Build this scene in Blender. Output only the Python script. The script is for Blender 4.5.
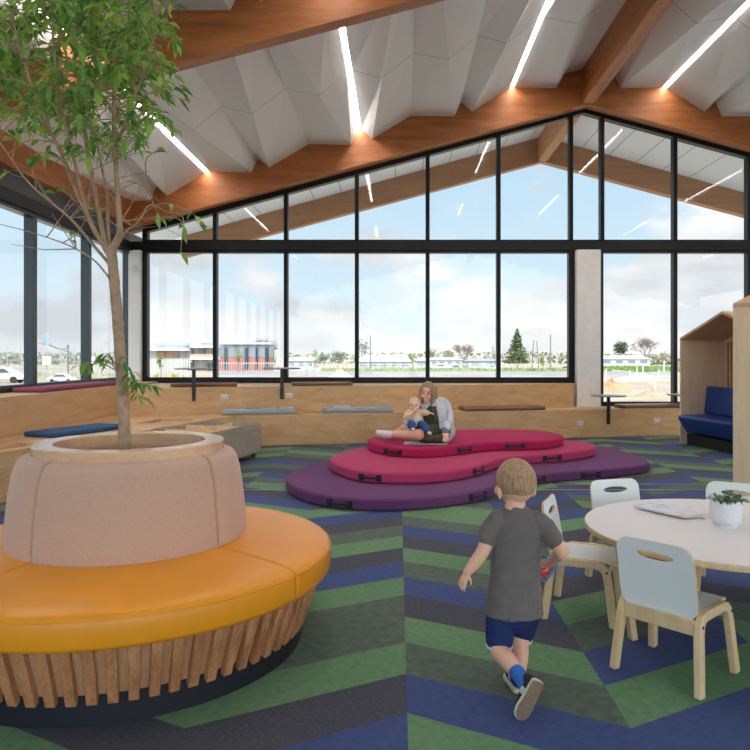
import bpy, bmesh, math, random
from mathutils import Vector, Matrix, noise
PI = math.pi
R = math.radians
for o in list(bpy.data.objects): bpy.data.objects.remove(o)
SC = bpy.context.scene
COL = SC.collection

# ------------------------------------------------------------------ camera
HC, FPX = 1.35, 700.0
cam_d = bpy.data.cameras.new('camera'); cam = bpy.data.objects.new('camera', cam_d); COL.objects.link(cam)
cam.location = (0, 0, HC); cam.rotation_euler = (PI/2, 0, 0)
cam_d.sensor_width = 36; cam_d.lens = 36*FPX/750
cam_d.shift_x = -23/750; cam_d.shift_y = -18/750
cam_d.clip_end = 2000
SC.camera = cam

# ------------------------------------------------------------------ sky
def lin(c):
    if max(c) > 1.0: c = [v/255 for v in c]
    return tuple((v/12.92 if v <= .04045 else ((v+.055)/1.055)**2.4) for v in c[:3])
W = bpy.data.worlds.new('sky'); SC.world = W; W.use_nodes = True
def build_sky():
    nt = W.node_tree; N = nt.nodes; L = nt.links; N.clear()
    out = N.new('ShaderNodeOutputWorld'); bg = N.new('ShaderNodeBackground')
    tc = N.new('ShaderNodeTexCoord'); sep = N.new('ShaderNodeSeparateXYZ'); L.new(tc.outputs['Generated'], sep.inputs[0])
    grad = N.new('ShaderNodeValToRGB'); L.new(sep.outputs['Z'], grad.inputs[0])
    e = grad.color_ramp.elements
    e[0].position = 0; e[0].color = (*lin((226, 238, 246)), 1)
    e[1].position = .30; e[1].color = (*lin((184, 218, 242)), 1)
    x = e.new(.12); x.color = (*lin((208, 231, 245)), 1)
    x = e.new(.9); x.color = (*lin((170, 210, 240)), 1)
    mp = N.new('ShaderNodeMapping'); mp.inputs['Scale'].default_value = (1.0, 1.0, 2.0); mp.inputs['Location'].default_value = (0.33, 0.1, 0.15)
    L.new(tc.outputs['Generated'], mp.inputs[0])
    n1 = N.new('ShaderNodeTexNoise'); n1.inputs['Scale'].default_value = 4.4; n1.inputs['Detail'].default_value = 8; n1.inputs['Roughness'].default_value = .56
    L.new(mp.outputs[0], n1.inputs['Vector'])
    # more cloud near the horizon and to the east
    mr = N.new('ShaderNodeMapRange'); mr.inputs[1].default_value = .03; mr.inputs[2].default_value = .20; mr.inputs[3].default_value = .17; mr.inputs[4].default_value = -.06
    L.new(sep.outputs['Z'], mr.inputs[0])
    mx = N.new('ShaderNodeMapRange'); mx.inputs[1].default_value = .1; mx.inputs[2].default_value = .45; mx.inputs[3].default_value = 0; mx.inputs[4].default_value = .13
    L.new(sep.outputs['X'], mx.inputs[0])
    ad = N.new('ShaderNodeMath'); L.new(n1.outputs['Fac'], ad.inputs[0]); L.new(mr.outputs[0], ad.inputs[1])
    ad2 = N.new('ShaderNodeMath'); L.new(ad.outputs[0], ad2.inputs[0]); L.new(mx.outputs[0], ad2.inputs[1])
    ms = N.new('ShaderNodeMapRange'); ms.interpolation_type = 'SMOOTHSTEP'; ms.inputs[1].default_value = .52; ms.inputs[2].default_value = .64
    L.new(ad2.outputs[0], ms.inputs[0])
    # cloud shading: white crests, pale grey bellies
    mp2 = N.new('ShaderNodeMapping'); mp2.inputs['Scale'].default_value = (1, 1, 2.6); mp2.inputs['Location'].default_value = (1.7, .4, .9)
    L.new(tc.outputs['Generated'], mp2.inputs[0])
    n2 = N.new('ShaderNodeTexNoise'); n2.inputs['Scale'].default_value = 4.2; n2.inputs['Detail'].default_value = 6
    L.new(mp2.outputs[0], n2.inputs['Vector'])
    cr = N.new('ShaderNodeValToRGB'); L.new(n2.outputs['Fac'], cr.inputs[0])
    c = cr.color_ramp.elements
    c[0].position = .36; c[0].color = (*lin((208, 214, 220)), 1)
    c[1].position = .58; c[1].color = (*lin((249, 249, 249)), 1)
    mix = N.new('ShaderNodeMix'); mix.data_type = 'RGBA'
    L.new(ms.outputs[0], mix.inputs[0]); L.new(grad.outputs[0], mix.inputs[6]); L.new(cr.outputs[0], mix.inputs[7])
    # thin bright overcast high above
    hi = N.new('ShaderNodeMapRange'); hi.interpolation_type = 'SMOOTHSTEP'; hi.inputs[1].default_value = .36; hi.inputs[2].default_value = .60
    L.new(sep.outputs['Z'], hi.inputs[0])
    m2 = N.new('ShaderNodeMix'); m2.data_type = 'RGBA'; m2.clamp_result = False
    L.new(hi.outputs[0], m2.inputs[0]); L.new(mix.outputs[2], m2.inputs[6]); m2.inputs[7].default_value = (2.2, 2.18, 2.15, 1)
    # unseen sky behind the camera: extra brightness added to fill the room
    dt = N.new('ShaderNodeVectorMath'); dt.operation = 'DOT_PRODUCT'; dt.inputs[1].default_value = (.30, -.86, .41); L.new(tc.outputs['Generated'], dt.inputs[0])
    sb = N.new('ShaderNodeMapRange'); sb.interpolation_type = 'SMOOTHSTEP'; sb.inputs[1].default_value = .35; sb.inputs[2].default_value = .95; sb.inputs[3].default_value = 1; sb.inputs[4].default_value = REAR_BOOST
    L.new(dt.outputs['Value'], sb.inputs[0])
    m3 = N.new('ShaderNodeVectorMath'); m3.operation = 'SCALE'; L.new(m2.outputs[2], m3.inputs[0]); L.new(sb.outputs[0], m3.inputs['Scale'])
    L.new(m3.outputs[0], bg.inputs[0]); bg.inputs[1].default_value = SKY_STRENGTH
    L.new(bg.outputs[0], out.inputs[0])
SKY_STRENGTH = 0.67; REAR_BOOST = 3.3
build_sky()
SC.view_settings.view_transform = 'Standard'; SC.view_settings.look = 'None'
SC.view_settings.gamma = 1; SC.view_settings.use_curve_mapping = False
SC.view_settings.exposure = 0.74
STRIP_STRENGTH = 20.0

# ------------------------------------------------------------------ helpers
def P(px, py, Y):
    return Vector(((px-398)*Y/FPX, Y, HC-(py-357)*Y/FPX))
def PZ(px, py, Z):            # point of a horizontal plane at height Z
    Y = (HC-Z)*FPX/(py-357)
    return Vector(((px-398)*Y/FPX, Y, Z))
def mesh_of(bm, name):
    me = bpy.data.meshes.new(name); bm.normal_update(); bm.to_mesh(me); bm.free(); return me
def obj(name, bm, mats, parent=None, loc=None, rotz=0, smooth=None, bevel=0, seg=2):
    me = mesh_of(bm, name) if isinstance(bm, bmesh.types.BMesh) else bm
    if not isinstance(mats, (list, tuple)): mats = [mats]
    if len(me.materials) == 0:
        for m in mats: me.materials.append(m)
    o = bpy.data.objects.new(name, me); COL.objects.link(o)
    if parent: o.parent = parent
    if loc is not None: o.location = loc
    if rotz: o.rotation_euler = (0, 0, rotz)
    if smooth is not None:
        for p in me.polygons: p.use_smooth = True
        me.set_sharp_from_angle(angle=R(smooth))
    if bevel:
        b = o.modifiers.new('edge', 'BEVEL'); b.width = bevel; b.segments = seg; b.limit_method = 'ANGLE'; b.angle_limit = R(40)
        b.harden_normals = False
        for p in me.polygons: p.use_smooth = True
        me.set_sharp_from_angle(angle=R(50 if smooth is None else smooth))
    return o
def tag(o, label, cat, group=None, kind=None):
    o['label'] = label; o['category'] = cat
    if group: o['group'] = group
    if kind: o['kind'] = kind
    return o
def thing(name, label, cat, loc=(0, 0, 0), rotz=0, group=None):
    o = bpy.data.objects.new(name, None); COL.objects.link(o); o.empty_display_size = .1
    o.location = loc; o.rotation_euler = (0, 0, rotz)
    return tag(o, label, cat, group)
def struct(name, bm, mats, parent=None, **k):
    o = obj(name, bm, mats, parent, **k)
    if not parent: o['kind'] = 'structure'
    return o
def dup(root, loc, rotz=0, label=None, group=None):
    r = root.copy(); COL.objects.link(r); r.location = loc; r.rotation_euler = (0, 0, rotz)
    if label: r['label'] = label
    if group: r['group'] = group
    for ch in list(root.children):
        c = ch.copy(); COL.objects.link(c); c.parent = r
        for g in list(ch.children):
            d = g.copy(); COL.objects.link(d); d.parent = c
    return r
def BM(): return bmesh.new()
def face(bm, pts, mi=0):
    f = bm.faces.new([bm.verts.new(p) for p in pts]); f.material_index = mi; return f
def box(bm, c, s, rot=None, mi=0):
    M = Matrix.Translation(Vector(c))
    if rot is not None: M = M @ (rot.to_4x4() if not isinstance(rot, (int, float)) else Matrix.Rotation(rot, 4, 'Z'))
    vs = []
    for dx in (-.5, .5):
        for dy in (-.5, .5):
            for dz in (-.5, .5):
                vs.append(bm.verts.new(M @ Vector((dx*s[0], dy*s[1], dz*s[2]))))
    for q in ((0, 1, 3, 2), (4, 6, 7, 5), (0, 4, 5, 1), (2, 3, 7, 6), (0, 2, 6, 4), (1, 5, 7, 3)):
        f = bm.faces.new([vs[i] for i in q]); f.material_index = mi
def box2(bm, a, b, mi=0):
    a = Vector(a); b = Vector(b); box(bm, (a+b)/2, [abs(v) for v in (b-a)], mi=mi)
def frame_for(d):
    d = d.normalized(); u = d.cross(Vector((0, 0, 1)))
    if u.length < 1e-3: u = d.cross(Vector((0, 1, 0)))
    u.normalize(); return u, d.cross(u).normalized()
def tube(bm, pts, rad, n=8, mi=0, caps=True, flat=1.0):
    pts = [Vector(p) for p in pts]; rings = []
    if isinstance(rad, (int, float)): rad = [rad]*len(pts)
    u = None
    for i, p in enumerate(pts):
        d = (pts[min(i+1, len(pts)-1)]-pts[max(i-1, 0)]).normalized()
        if u is None: u, v = frame_for(d)
        else:
            u = u-d*u.dot(d)
            if u.length < 1e-5: u, v = frame_for(d)
            u.normalize(); v = d.cross(u)
        rings.append([bm.verts.new(p+(u*math.cos(2*PI*k/n)+v*math.sin(2*PI*k/n)*flat)*rad[i]) for k in range(n)])
    for a, b in zip(rings, rings[1:]):
        for k in range(n):
            f = bm.faces.new((a[k], a[(k+1) % n], b[(k+1) % n], b[k])); f.material_index = mi
    if caps:
        f = bm.faces.new(rings[0][::-1]); f.material_index = mi
        f = bm.faces.new(rings[-1]); f.material_index = mi
def bar(bm, p0, p1, w, t, up=(0, 0, 1), mi=0, w1=None, t1=None):
    """rectangular bar: width w across, thickness t along 'up'"""
    p0 = Vector(p0); p1 = Vector(p1); d = (p1-p0).normalized(); up = Vector(up)
    s = d.cross(up).normalized(); u = s.cross(d).normalized()
    w1 = w if w1 is None else w1; t1 = t if t1 is None else t1
    A = [bm.verts.new(p0+s*a*w/2+u*b*t/2) for a, b in ((-1, -1), (1, -1), (1, 1), (-1, 1))]
    B = [bm.verts.new(p1+s*a*w1/2+u*b*t1/2) for a, b in ((-1, -1), (1, -1), (1, 1), (-1, 1))]
    fs = [bm.faces.new(A[::-1]), bm.faces.new(B)]
    for k in range(4): fs.append(bm.faces.new((A[k], A[(k+1) % 4], B[(k+1) % 4], B[k])))
    for f in fs: f.material_index = mi
def lathe(bm, prof, n=48, a0=0, a1=2*PI, c=(0, 0, 0), mi=0, close=False):
    c = Vector(c); full = abs(a1-a0-2*PI) < 1e-6; m = n if full else n+1; rings = []
    for k in range(m):
        a = a0+(a1-a0)*k/n
        rings.append([bm.verts.new(c+Vector((r*math.cos(a), r*math.sin(a), z))) for r, z in prof])
    for k in range(n):
        A = rings[k]; B = rings[(k+1) % m]
        q = len(prof)
        for i in range(q if close else q-1):
            j = (i+1) % q
            f = bm.faces.new((A[i], B[i], B[j], A[j])); f.material_index = mi
    if close and not full:
        bm.faces.new(rings[0]); bm.faces.new(rings[-1][::-1])
def prism(bm, poly, z0, z1, mi=0, mi_side=None):
    A = [bm.verts.new((p[0], p[1], z0)) for p in poly]; B = [bm.verts.new((p[0], p[1], z1)) for p in poly]
    area = sum(poly[i][0]*poly[(i+1) % len(poly)][1]-poly[(i+1) % len(poly)][0]*poly[i][1] for i in range(len(poly)))
    if area < 0: A.reverse(); B.reverse()
    f = bm.faces.new(A[::-1]); f.material_index = mi
    f = bm.faces.new(B); f.material_index = mi
    n = len(A)
    for k in range(n):
        f = bm.faces.new((A[k], A[(k+1) % n], B[(k+1) % n], B[k])); f.material_index = mi if mi_side is None else mi_side
def ball(bm, c, r, seg=12, mi=0):
    M = Matrix.Translation(Vector(c)) @ Matrix.Diagonal(Vector(r if not isinstance(r, (int, float)) else (r, r, r))).to_4x4()
    k = bmesh.ops.create_uvsphere(bm, u_segments=seg, v_segments=max(6, seg*2//3), radius=1, matrix=M)
    for v in k['verts']:
        for f in v.link_faces: f.material_index = mi
def catmull(pts, n=6, closed=False):
    out = []; m = len(pts); P_ = [Vector(p) for p in pts]
    for i in range(m if closed else m-1):
        p0 = P_[(i-1) % m] if closed or i > 0 else P_[0]; p1 = P_[i]; p2 = P_[(i+1) % m]; p3 = P_[(i+2) % m] if closed or i+2 < m else P_[-1]
        for k in range(n):
            t = k/n; out.append(.5*((2*p1)+(p2-p0)*t+(2*p0-5*p1+4*p2-p3)*t*t+(3*p1-p0-3*p2+p3)*t**3))
    if not closed: out.append(P_[-1])
    return out

# ------------------------------------------------------------------ materials
def mat(name, col, rough=.6, var=0.0, vscale=8, bump=0.0, bscale=200, metal=0.0, spec=.5, sheen=0.0, coat=0.0, emit=0, emitc=None, sub=0.0):
    m = bpy.data.materials.new(name); m.use_nodes = True; nt = m.node_tree; N = nt.nodes; L = nt.links
    b = N['Principled BSDF']; c = lin(col)
    b.inputs['Base Color'].default_value = (*c, 1); b.inputs['Roughness'].default_value = rough
    b.inputs['Metallic'].default_value = metal; b.inputs['Specular IOR Level'].default_value = spec
    if sheen: b.inputs['Sheen Weight'].default_value = sheen; b.inputs['Sheen Roughness'].default_value = .5
    if coat: b.inputs['Coat Weight'].default_value = coat
    if emit: b.inputs['Emission Color'].default_value = (*lin(emitc or col), 1); b.inputs['Emission Strength'].default_value = emit
    if sub:
        b.inputs['Subsurface Weight'].default_value = sub; b.inputs['Subsurface Radius'].default_value = (.012, .005, .003); b.inputs['Subsurface Scale'].default_value = 1
    tc = N.new('ShaderNodeTexCoord')
    if var:
        n = N.new('ShaderNodeTexNoise'); n.inputs['Scale'].default_value = vscale; n.inputs['Detail'].default_value = 5
        L.new(tc.outputs['Object'], n.inputs['Vector'])
        mr = N.new('ShaderNodeMapRange'); mr.inputs[1].default_value = .3; mr.inputs[2].default_value = .7; mr.inputs[3].default_value = 1-var; mr.inputs[4].default_value = 1+var
        L.new(n.outputs['Fac'], mr.inputs[0])
        vm = N.new('ShaderNodeVectorMath'); vm.operation = 'SCALE'; vm.inputs[0].default_value = c; L.new(mr.outputs[0], vm.inputs['Scale'])
        L.new(vm.outputs[0], b.inputs['Base Color'])
    if bump:
        n = N.new('ShaderNodeTexNoise'); n.inputs['Scale'].default_value = bscale; n.inputs['Detail'].default_value = 3
        L.new(tc.outputs['Object'], n.inputs['Vector'])
        bp = N.new('ShaderNodeBump'); bp.inputs['Strength'].default_value = bump; bp.inputs['Distance'].default_value = .005
        L.new(n.outputs['Fac'], bp.inputs['Height']); L.new(bp.outputs[0], b.inputs['Normal'])
    return m
def wood(name, c1, c2, axis='X', scale=6, rough=.5, stretch=14, spec=.4, rot=None):
    m = bpy.data.materials.new(name); m.use_nodes = True; nt = m.node_tree; N = nt.nodes; L = nt.links
    b = N['Principled BSDF']; b.inputs['Roughness'].default_value = rough; b.inputs['Specular IOR Level'].default_value = spec
    tc = N.new('ShaderNodeTexCoord'); mp = N.new('ShaderNodeMapping')
    s = [scale]*3; s['XYZ'.index(axis)] = scale/stretch; mp.inputs['Scale'].default_value = s
    if rot: mp.vector_type = 'TEXTURE'; mp.inputs['Rotation'].default_value = rot; mp.inputs['Scale'].default_value = [1/v for v in s]
    L.new(tc.outputs['Object'], mp.inputs[0])
    n = N.new('ShaderNodeTexNoise'); n.inputs['Scale'].default_value = 2.2; n.inputs['Detail'].default_value = 6; n.inputs['Distortion'].default_value = .6
    L.new(mp.outputs[0], n.inputs['Vector'])
    n2 = N.new('ShaderNodeTexNoise'); n2.inputs['Scale'].default_value = 14; n2.inputs['Detail'].default_value = 3
    L.new(mp.outputs[0], n2.inputs['Vector'])
    ad = N.new('ShaderNodeMix'); ad.inputs[0].default_value = .35; L.new(n.outputs['Fac'], ad.inputs[2]); L.new(n2.outputs['Fac'], ad.inputs[3])
    cr = N.new('ShaderNodeValToRGB'); L.new(ad.outputs[0], cr.inputs[0]); e = cr.color_ramp.elements
    e[0].position = .36; e[0].color = (*lin(c1), 1); e[1].position = .64; e[1].color = (*lin(c2), 1)
    L.new(cr.outputs[0], b.inputs['Base Color'])
    return m
def glass(name, tint=(1, 1, 1)):
    m = bpy.data.materials.new(name); m.use_nodes = True; nt = m.node_tree; N = nt.nodes; L = nt.links; N.clear()
    out = N.new('ShaderNodeOutputMaterial'); t = N.new('ShaderNodeBsdfTransparent'); t.inputs[0].default_value = (*tint, 1)
    g = N.new('ShaderNodeBsdfGlossy'); g.inputs['Roughness'].default_value = 0.0
    fr = N.new('ShaderNodeFresnel'); fr.inputs[0].default_value = 1.5
    mx = N.new('ShaderNodeMixShader'); L.new(fr.outputs[0], mx.inputs[0]); L.new(t.outputs[0], mx.inputs[1]); L.new(g.outputs[0], mx.inputs[2])
    L.new(mx.outputs[0], out.inputs[0]); return m

M = {}
M['ceiling'] = mat('acoustic_white', (236, 237, 238), .9)
M['roof'] = mat('roof_deck', (70, 70, 72), .9)
M['strip'] = mat('led_diffuser', (255, 250, 245), .5, emit=STRIP_STRENGTH, emitc=(255, 246, 240))
M['glulam'] = wood('glulam', (152, 92, 46), (190, 120, 66), 'X', 5, .45, 10)
M['glulam_y'] = wood('glulam_along', (152, 92, 46), (190, 120, 66), 'Y', 5, .45, 10)
M['glulam_out'] = wood('glulam_weathered', (168, 120, 84), (188, 140, 102), 'X', 5, .6, 10)
M['metal'] = mat('window_metal', (6, 11, 14), .42, spec=.3)
M['teal'] = mat('side_window_metal_lit', (34, 54, 58), .35, spec=.6)  # paler than window_metal: light on the side frames is put into the colour
M['steel'] = mat('head_panel_metal', (62, 76, 82), .38, spec=.5)
M['glass'] = glass('window_glass', (.97, .985, .985))
M['white'] = mat('white_paint', (228, 228, 226), .7)
M['concrete'] = mat('pale_concrete', (234, 232, 229), .85, var=.05, vscale=9, bump=.1, bscale=60)
M['soffit'] = mat('soffit_board', (226, 230, 234), .8)
M['oak'] = wood('oak_laminate', (196, 154, 106), (216, 178, 130), 'X', 5, .5, 9)
M['oak_y'] = wood('oak_laminate_along', (192, 152, 108), (212, 174, 130), 'Y', 5, .5, 9)
M['oak_edge'] = mat('oak_edge', (206, 170, 128), .5)
M['ply_v'] = wood('birch_ply_upright', (230, 202, 166), (242, 220, 188), 'Z', 6, .5, 10)
M['birch'] = wood('birch', (218, 184, 138), (234, 204, 160), 'Z', 9, .45, 8)
M['laminate'] = mat('pale_laminate', (240, 242, 240), .42)
M['tabletop'] = mat('table_laminate', (238, 234, 233), .40)
M['black'] = mat('black_powdercoat', (24, 25, 28), .45)

# ------------------------------------------------------------------ room
XR = 3.34; YG = 12.65; YB = 12.30          # ridge line, glass line, gable beam face
def roofz(x): return 6.45-.277*abs(x-XR)
def beamz(x): return 5.79-.267*abs(x-XR)
XL, XE = -4.85, 11.53
YREAR = -8.0
PITCH = .892

# carpet: rows of planks laid as a zigzag, one colour each
def make_floor():
    g = mat('carpet_green', (100, 138, 98), .95, var=.16, vscale=30, bump=.5, bscale=260)
    ol = mat('carpet_moss', (86, 100, 88), .95, var=.22, vscale=22, bump=.5, bscale=260)
    bl = mat('carpet_blue', (60, 77, 128), .95, var=.16, vscale=30, bump=.5, bscale=260)
    ch = mat('carpet_charcoal', (71, 72, 84), .95, var=.28, vscale=60, bump=.5, bscale=260)
    known = {0: 'BOGCBOGCBOGG', -1: 'CGOOGBCGOCBG', 1: 'BGBOGCBOCGBC'}
    ix = {'G': 0, 'O': 1, 'B': 2, 'C': 3}
    rnd = random.Random(5); bm = BM(); w = .812; p = .329; k = .54
    for c in range(-18, 16):
        x0 = .035+c*w; x1 = x0+w; odd = c % 2
        prev = rnd.randrange(4)
        for r in range(-38, 36):
            pick = rnd.choice([i for i in range(4) if i != prev] + [(prev+1) % 4]*3)
            if c in known and 0 <= r < len(known[c]): pick = ix[known[c][r]]
            if r == -1 and c in known: pick = {0: 0, -1: 2, 1: 2}[c]
            prev = pick
            y0 = 2.655+p*r; d0, d1 = (0, -k*w) if not odd else (-k*w, 0)
            face(bm, [(x0, y0+d0, 0), (x1, y0+d1, 0), (x1, y0+p+d1, 0), (x0, y0+p+d0, 0)], pick)
    return struct('floor', bm, [g, ol, bl, ch])
floor = make_floor()
bm = BM(); box2(bm, (-15, -9.5, -.25), (14, 13.2, -.012)); struct('trim_1', bm, M['concrete'])      # slab under the carpet
bm = BM()
box2(bm, (-2.2, 7.10, -.01), (4.6, 7.125, .003)); box2(bm, (-2.2, 7.41, -.01), (4.6, 7.435, .003))
struct('trim_2', bm, mat('track_metal', (150, 150, 156), .45, metal=.6))                            # folding wall tracks

# folded ceiling
def make_ceiling():
    bm = BM(); drop = .22; gap = .004
    edges = [0, .45]+[.45+PITCH*k for k in range(1, 10)]
    bays = [(12.30, 7.22, 0), (7.04, 1.96, 1), (1.78, -3.3, 0), (-3.48, YREAR, 1)]
    for side in (-1, 1):
        def V(off, y, dz=0): return Vector((XR+side*off, y, roofz(XR+side*off)+dz))
        for ya, yb, par in bays:
            for i in range(len(edges)-1):
                a, b = edges[i], edges[i+1]
                lit_a = i >= 2 and (i-2) % 3 == 0; lit_b = i+1 >= 2 and (i-1) % 3 == 0
                a2 = a+(.036 if lit_a else 0); b2 = b-(.036 if lit_b else 0)
                if i == 0: a2 = .1
                typ = (i+par) % 2                      # fold swaps sides from cell to cell
                fa, fb = ((.13, .76) if typ else (.78, .25))
                if i == 0: fa = fb = .15
                ym = (ya+yb)/2
                for (y0, y1) in ((ya, ym+gap), (ym-gap, yb)):
                    def pt(y):
                        t = (ya-y)/(ya-yb); f = fa+(fb-fa)*t
                        if i == 0: return V(a2+(b2-a2)*.02, y, -.02)
                        return V(a2+(b2-a2)*f, y, -drop)
                    L0, L1, R0, R1, C0, C1 = V(a2, y0), V(a2, y1), V(b2, y0), V(b2, y1), pt(y0), pt(y1)
                    for tri in ((L0, C0, L1), (C0, C1, L1), (C0, R0, C1), (R0, R1, C1)): face(bm, tri)
                for off, lit in ((a, lit_a),):
                    if lit:
                        face(bm, [V(off-.036, ya, .06), V(off+.036, ya, .06), V(off+.036, yb, .06), V(off-.036, yb, .06)])
                        for s in (-.036, .036): face(bm, [V(off+s, ya, .06), V(off+s, ya), V(off+s, yb), V(off+s, yb, .06)])
    return struct('ceiling', bm, M['ceiling'])
make_ceiling()
def roof_deck():
    bm = BM()
    for s in (-1, 1):
        x1 = XR+s*9.6
        for z in (.10, .3):
            face(bm, [(XR, YREAR, roofz(XR)+z), (x1, YREAR, roofz(x1)+z), (x1, 16.5, roofz(x1)+z), (XR, 16.5, roofz(XR)+z)])
        face(bm, [(x1, YREAR, roofz(x1)+.1), (x1, 16.5, roofz(x1)+.1), (x1, 16.5, roofz(x1)+.3), (x1, YREAR, roofz(x1)+.3)])
    for y in (16.5, YREAR):
        for s in (-1, 1):
            x1 = XR+s*9.6
            face(bm, [(XR, y, roofz(XR)+.1), (x1, y, roofz(x1)+.1), (x1, y, roofz(x1)+.3), (XR, y, roofz(XR)+.3)])
    struct('trim_3', bm, M['roof'])
roof_deck()
# timber frames: one rafter pair per frame, ridge beam, eave beam
def rafter(y0, y1, extra=0.0, m=None, top=.62):
    bm = BM()
    for s in (-1, 1):
        x1 = XR+s*9.0 if s > 0 else XL-.05-extra
        pts = [(XR, beamz(XR)), (x1, beamz(x1)), (x1, roofz(x1)+.06), (XR, roofz(XR)+.06)]
        A = [bm.verts.new((x, y0, z)) for x, z in pts]; B = [bm.verts.new((x, y1, z)) for x, z in pts]
        fs = [bm.faces.new(A), bm.faces.new(B[::-1])]
        for k in range(4): fs.append(bm.faces.new((A[k], B[k], B[(k+1) % 4], A[(k+1) % 4])))
    bmesh.ops.recalc_face_normals(bm, faces=bm.faces)
    return bm
struct('trim_4', rafter(12.30, 12.52), M['glulam'])
struct('trim_5', rafter(7.04, 7.22), M['glulam'])
struct('trim_6', rafter(1.78, 1.96), M['glulam'])
struct('trim_7', rafter(-3.48, -3.30), M['glulam'])
b_out = struct('trim_8', rafter(16.2, 16.42, .1), M['glulam_out']); b_out.location.z = .09
bm = BM(); box2(bm, (XR-.1, YREAR, 5.80), (XR+.1, 12.31, 6.50)); struct('trim_9', bm, M['glulam_y'])
bm = BM(); box2(bm, (XR-.1, 12.75, 5.88), (XR+.1, 16.25, 6.5)); struct('trim_10', bm, M['glulam_out'])
bm = BM(); box2(bm, (XL-.02, YREAR, 3.66), (XL+.16, 12.4, 4.26)); struct('trim_11', bm, M['glulam_y'])
# led strips in the ceiling folds: each one a lamp
def strips():
    n = 0
    for side in (-1, 1):
        for off in (.45+PITCH, .45+4*PITCH, .45+7*PITCH):
            for (ya, yb) in ((12.29, 7.23), (7.03, 1.97)):
                x = XR+side*off; z = roofz(x)
                bm = BM(); w = .026
                sl = -.277*side
                pts = [(-w, -w*sl*0-.012), (w, -.012), (w, .012), (-w, .012)]
                L = ya-yb
                A = [bm.verts.new((p[0], -L/2, p[1]+p[0]*sl)) for p in pts]; B = [bm.verts.new((p[0], L/2, p[1]+p[0]*sl)) for p in pts]
                bm.faces.new(A); bm.faces.new(B[::-1])
                for k in range(4): bm.faces.new((A[k], B[k], B[(k+1) % 4], A[(k+1) % 4]))
                bmesh.ops.recalc_face_normals(bm, faces=bm.faces)
                o = obj('strip_light', bm, M['strip'], loc=(x, (ya+yb)/2, z+.044))
                bay = {12.29: 'by the gable', 7.03: 'in the middle bay', 1.77: 'in the overhead bay'}[ya]
                which = {0: 'next to the ridge beam', 1: 'midway down the slope', 2: 'lowest on the slope'}[n//2 % 3]
                tag(o, f"strip light {bay}, {'tree' if side < 0 else 'booth'} side, {which}", 'ceiling light', 'strip lights in the ceiling folds')
                n += 1
strips()

# gable glazing: every bay a window of its own
def window(n, x0, x1, z0, ztop, y=YG, fw=.035, sill=None, lowf=None):
    """ztop: function of x (sloped head) or number"""
    zt = ztop if callable(ztop) else (lambda x: ztop)
    root = bpy.data.objects.new(f'window_{n}', None); COL.objects.link(root); root['kind'] = 'structure'
    root.location = ((x0+x1)/2, y, z0)
    cx = (x0+x1)/2; bm = BM(); d0, d1 = -.10, .05
    def V(x, yy, z): return Vector((x-cx, yy, z-z0))
    def strip(p, q, r, s):      # quad outline in xz extruded in y
        A = [bm.verts.new(V(a[0], d0, a[1])) for a in (p, q, r, s)]; B = [bm.verts.new(V(a[0], d1, a[1])) for a in (p, q, r, s)]
        bm.faces.new(A); bm.faces.new(B[::-1])
        for k in range(4): bm.faces.new((A[k], B[k], B[(k+1) % 4], A[(k+1) % 4]))
    lf = lowf or fw; tf = .07 if callable(ztop) else fw
    ap = XR if (callable(ztop) and x0 < XR < x1) else None
    strip((x0, z0), (x0+fw, z0), (x0+fw, zt(x0+fw)), (x0, zt(x0)))
    strip((x1-fw, z0), (x1, z0), (x1, zt(x1)), (x1-fw, zt(x1-fw)))
    strip((x0+fw, z0), (x1-fw, z0), (x1-fw, z0+lf), (x0+fw, z0+lf))
    cuts = [x0+fw]+([ap] if ap else [])+[x1-fw]
    for a, b in zip(cuts, cuts[1:]):
        strip((a, zt(a)-tf), (b, zt(b)-tf), (b, zt(b)), (a, zt(a)))
    bmesh.ops.recalc_face_normals(bm, faces=bm.faces)
    obj('frame', bm, M['metal'], root, bevel=.004, seg=1)
    bm = BM()
    pts = [(x0+.01, z0+.01), (x1-.01, z0+.01), (x1-.01, zt(x1)-.02)]+([(ap, zt(ap)-.02)] if ap else [])+[(x0+.01, zt(x0)-.02)]
    bm.faces.new([bm.verts.new(V(x, .0, z)) for x, z in pts])
    obj('pane', bm, M['glass'], root)
    return root
def X(px): return (px-398)*YG/FPX
ZT0, ZT1 = 3.255, 3.42        # transom
ZS, ZSR = .885, .455          # sills west and east of the column
headz = lambda x: 5.80-.272*abs(x-XR)
low = [X(v) for v in (147, 216, 286.5, 357, 427.5, 498, 569.5)]
n = 1
for a, b in zip(low, low[1:]): window(n, a, b, ZS, ZT0, lowf=.10); n += 1
lowr = [X(v) for v in (600, 673.5, 747)]+[X(747)+1.30*k for k in (1, 2, 3, 4)]
for a, b in zip(lowr, lowr[1:]): window(n, a, b, ZSR, ZT0, lowf=.09); n += 1
up = [X(v) for v in (147, 216, 286.5, 357, 427.5, 498, 570, 601, 673.5, 747)]+[X(747)+1.30*k for k in (1, 2, 3, 4)]
for a, b in zip(up, up[1:]): window(n, a, b, ZT1, headz); n += 1
bm = BM(); box2(bm, (XL-.05, YG-.12, ZT0), (11.5, YG+.06, ZT1)); struct('trim_12', bm, M['metal'], bevel=.005, seg=1)
bm = BM()
for s in (-1, 1):
    x1 = XL if s < 0 else 11.5
    pts = [(XR, headz(XR)-.005), (x1, headz(x1)-.005), (x1, headz(x1)+.22), (XR, headz(XR)+.22)]
    A = [bm.verts.new((x, YG-.12, z)) for x, z in pts]; B = [bm.verts.new((x, YG+.06, z)) for x, z in pts]
    bm.faces.new(A); bm.faces.new(B[::-1])
    for k in range(4): bm.faces.new((A[k], B[k], B[(k+1) % 4], A[(k+1) % 4]))
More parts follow.
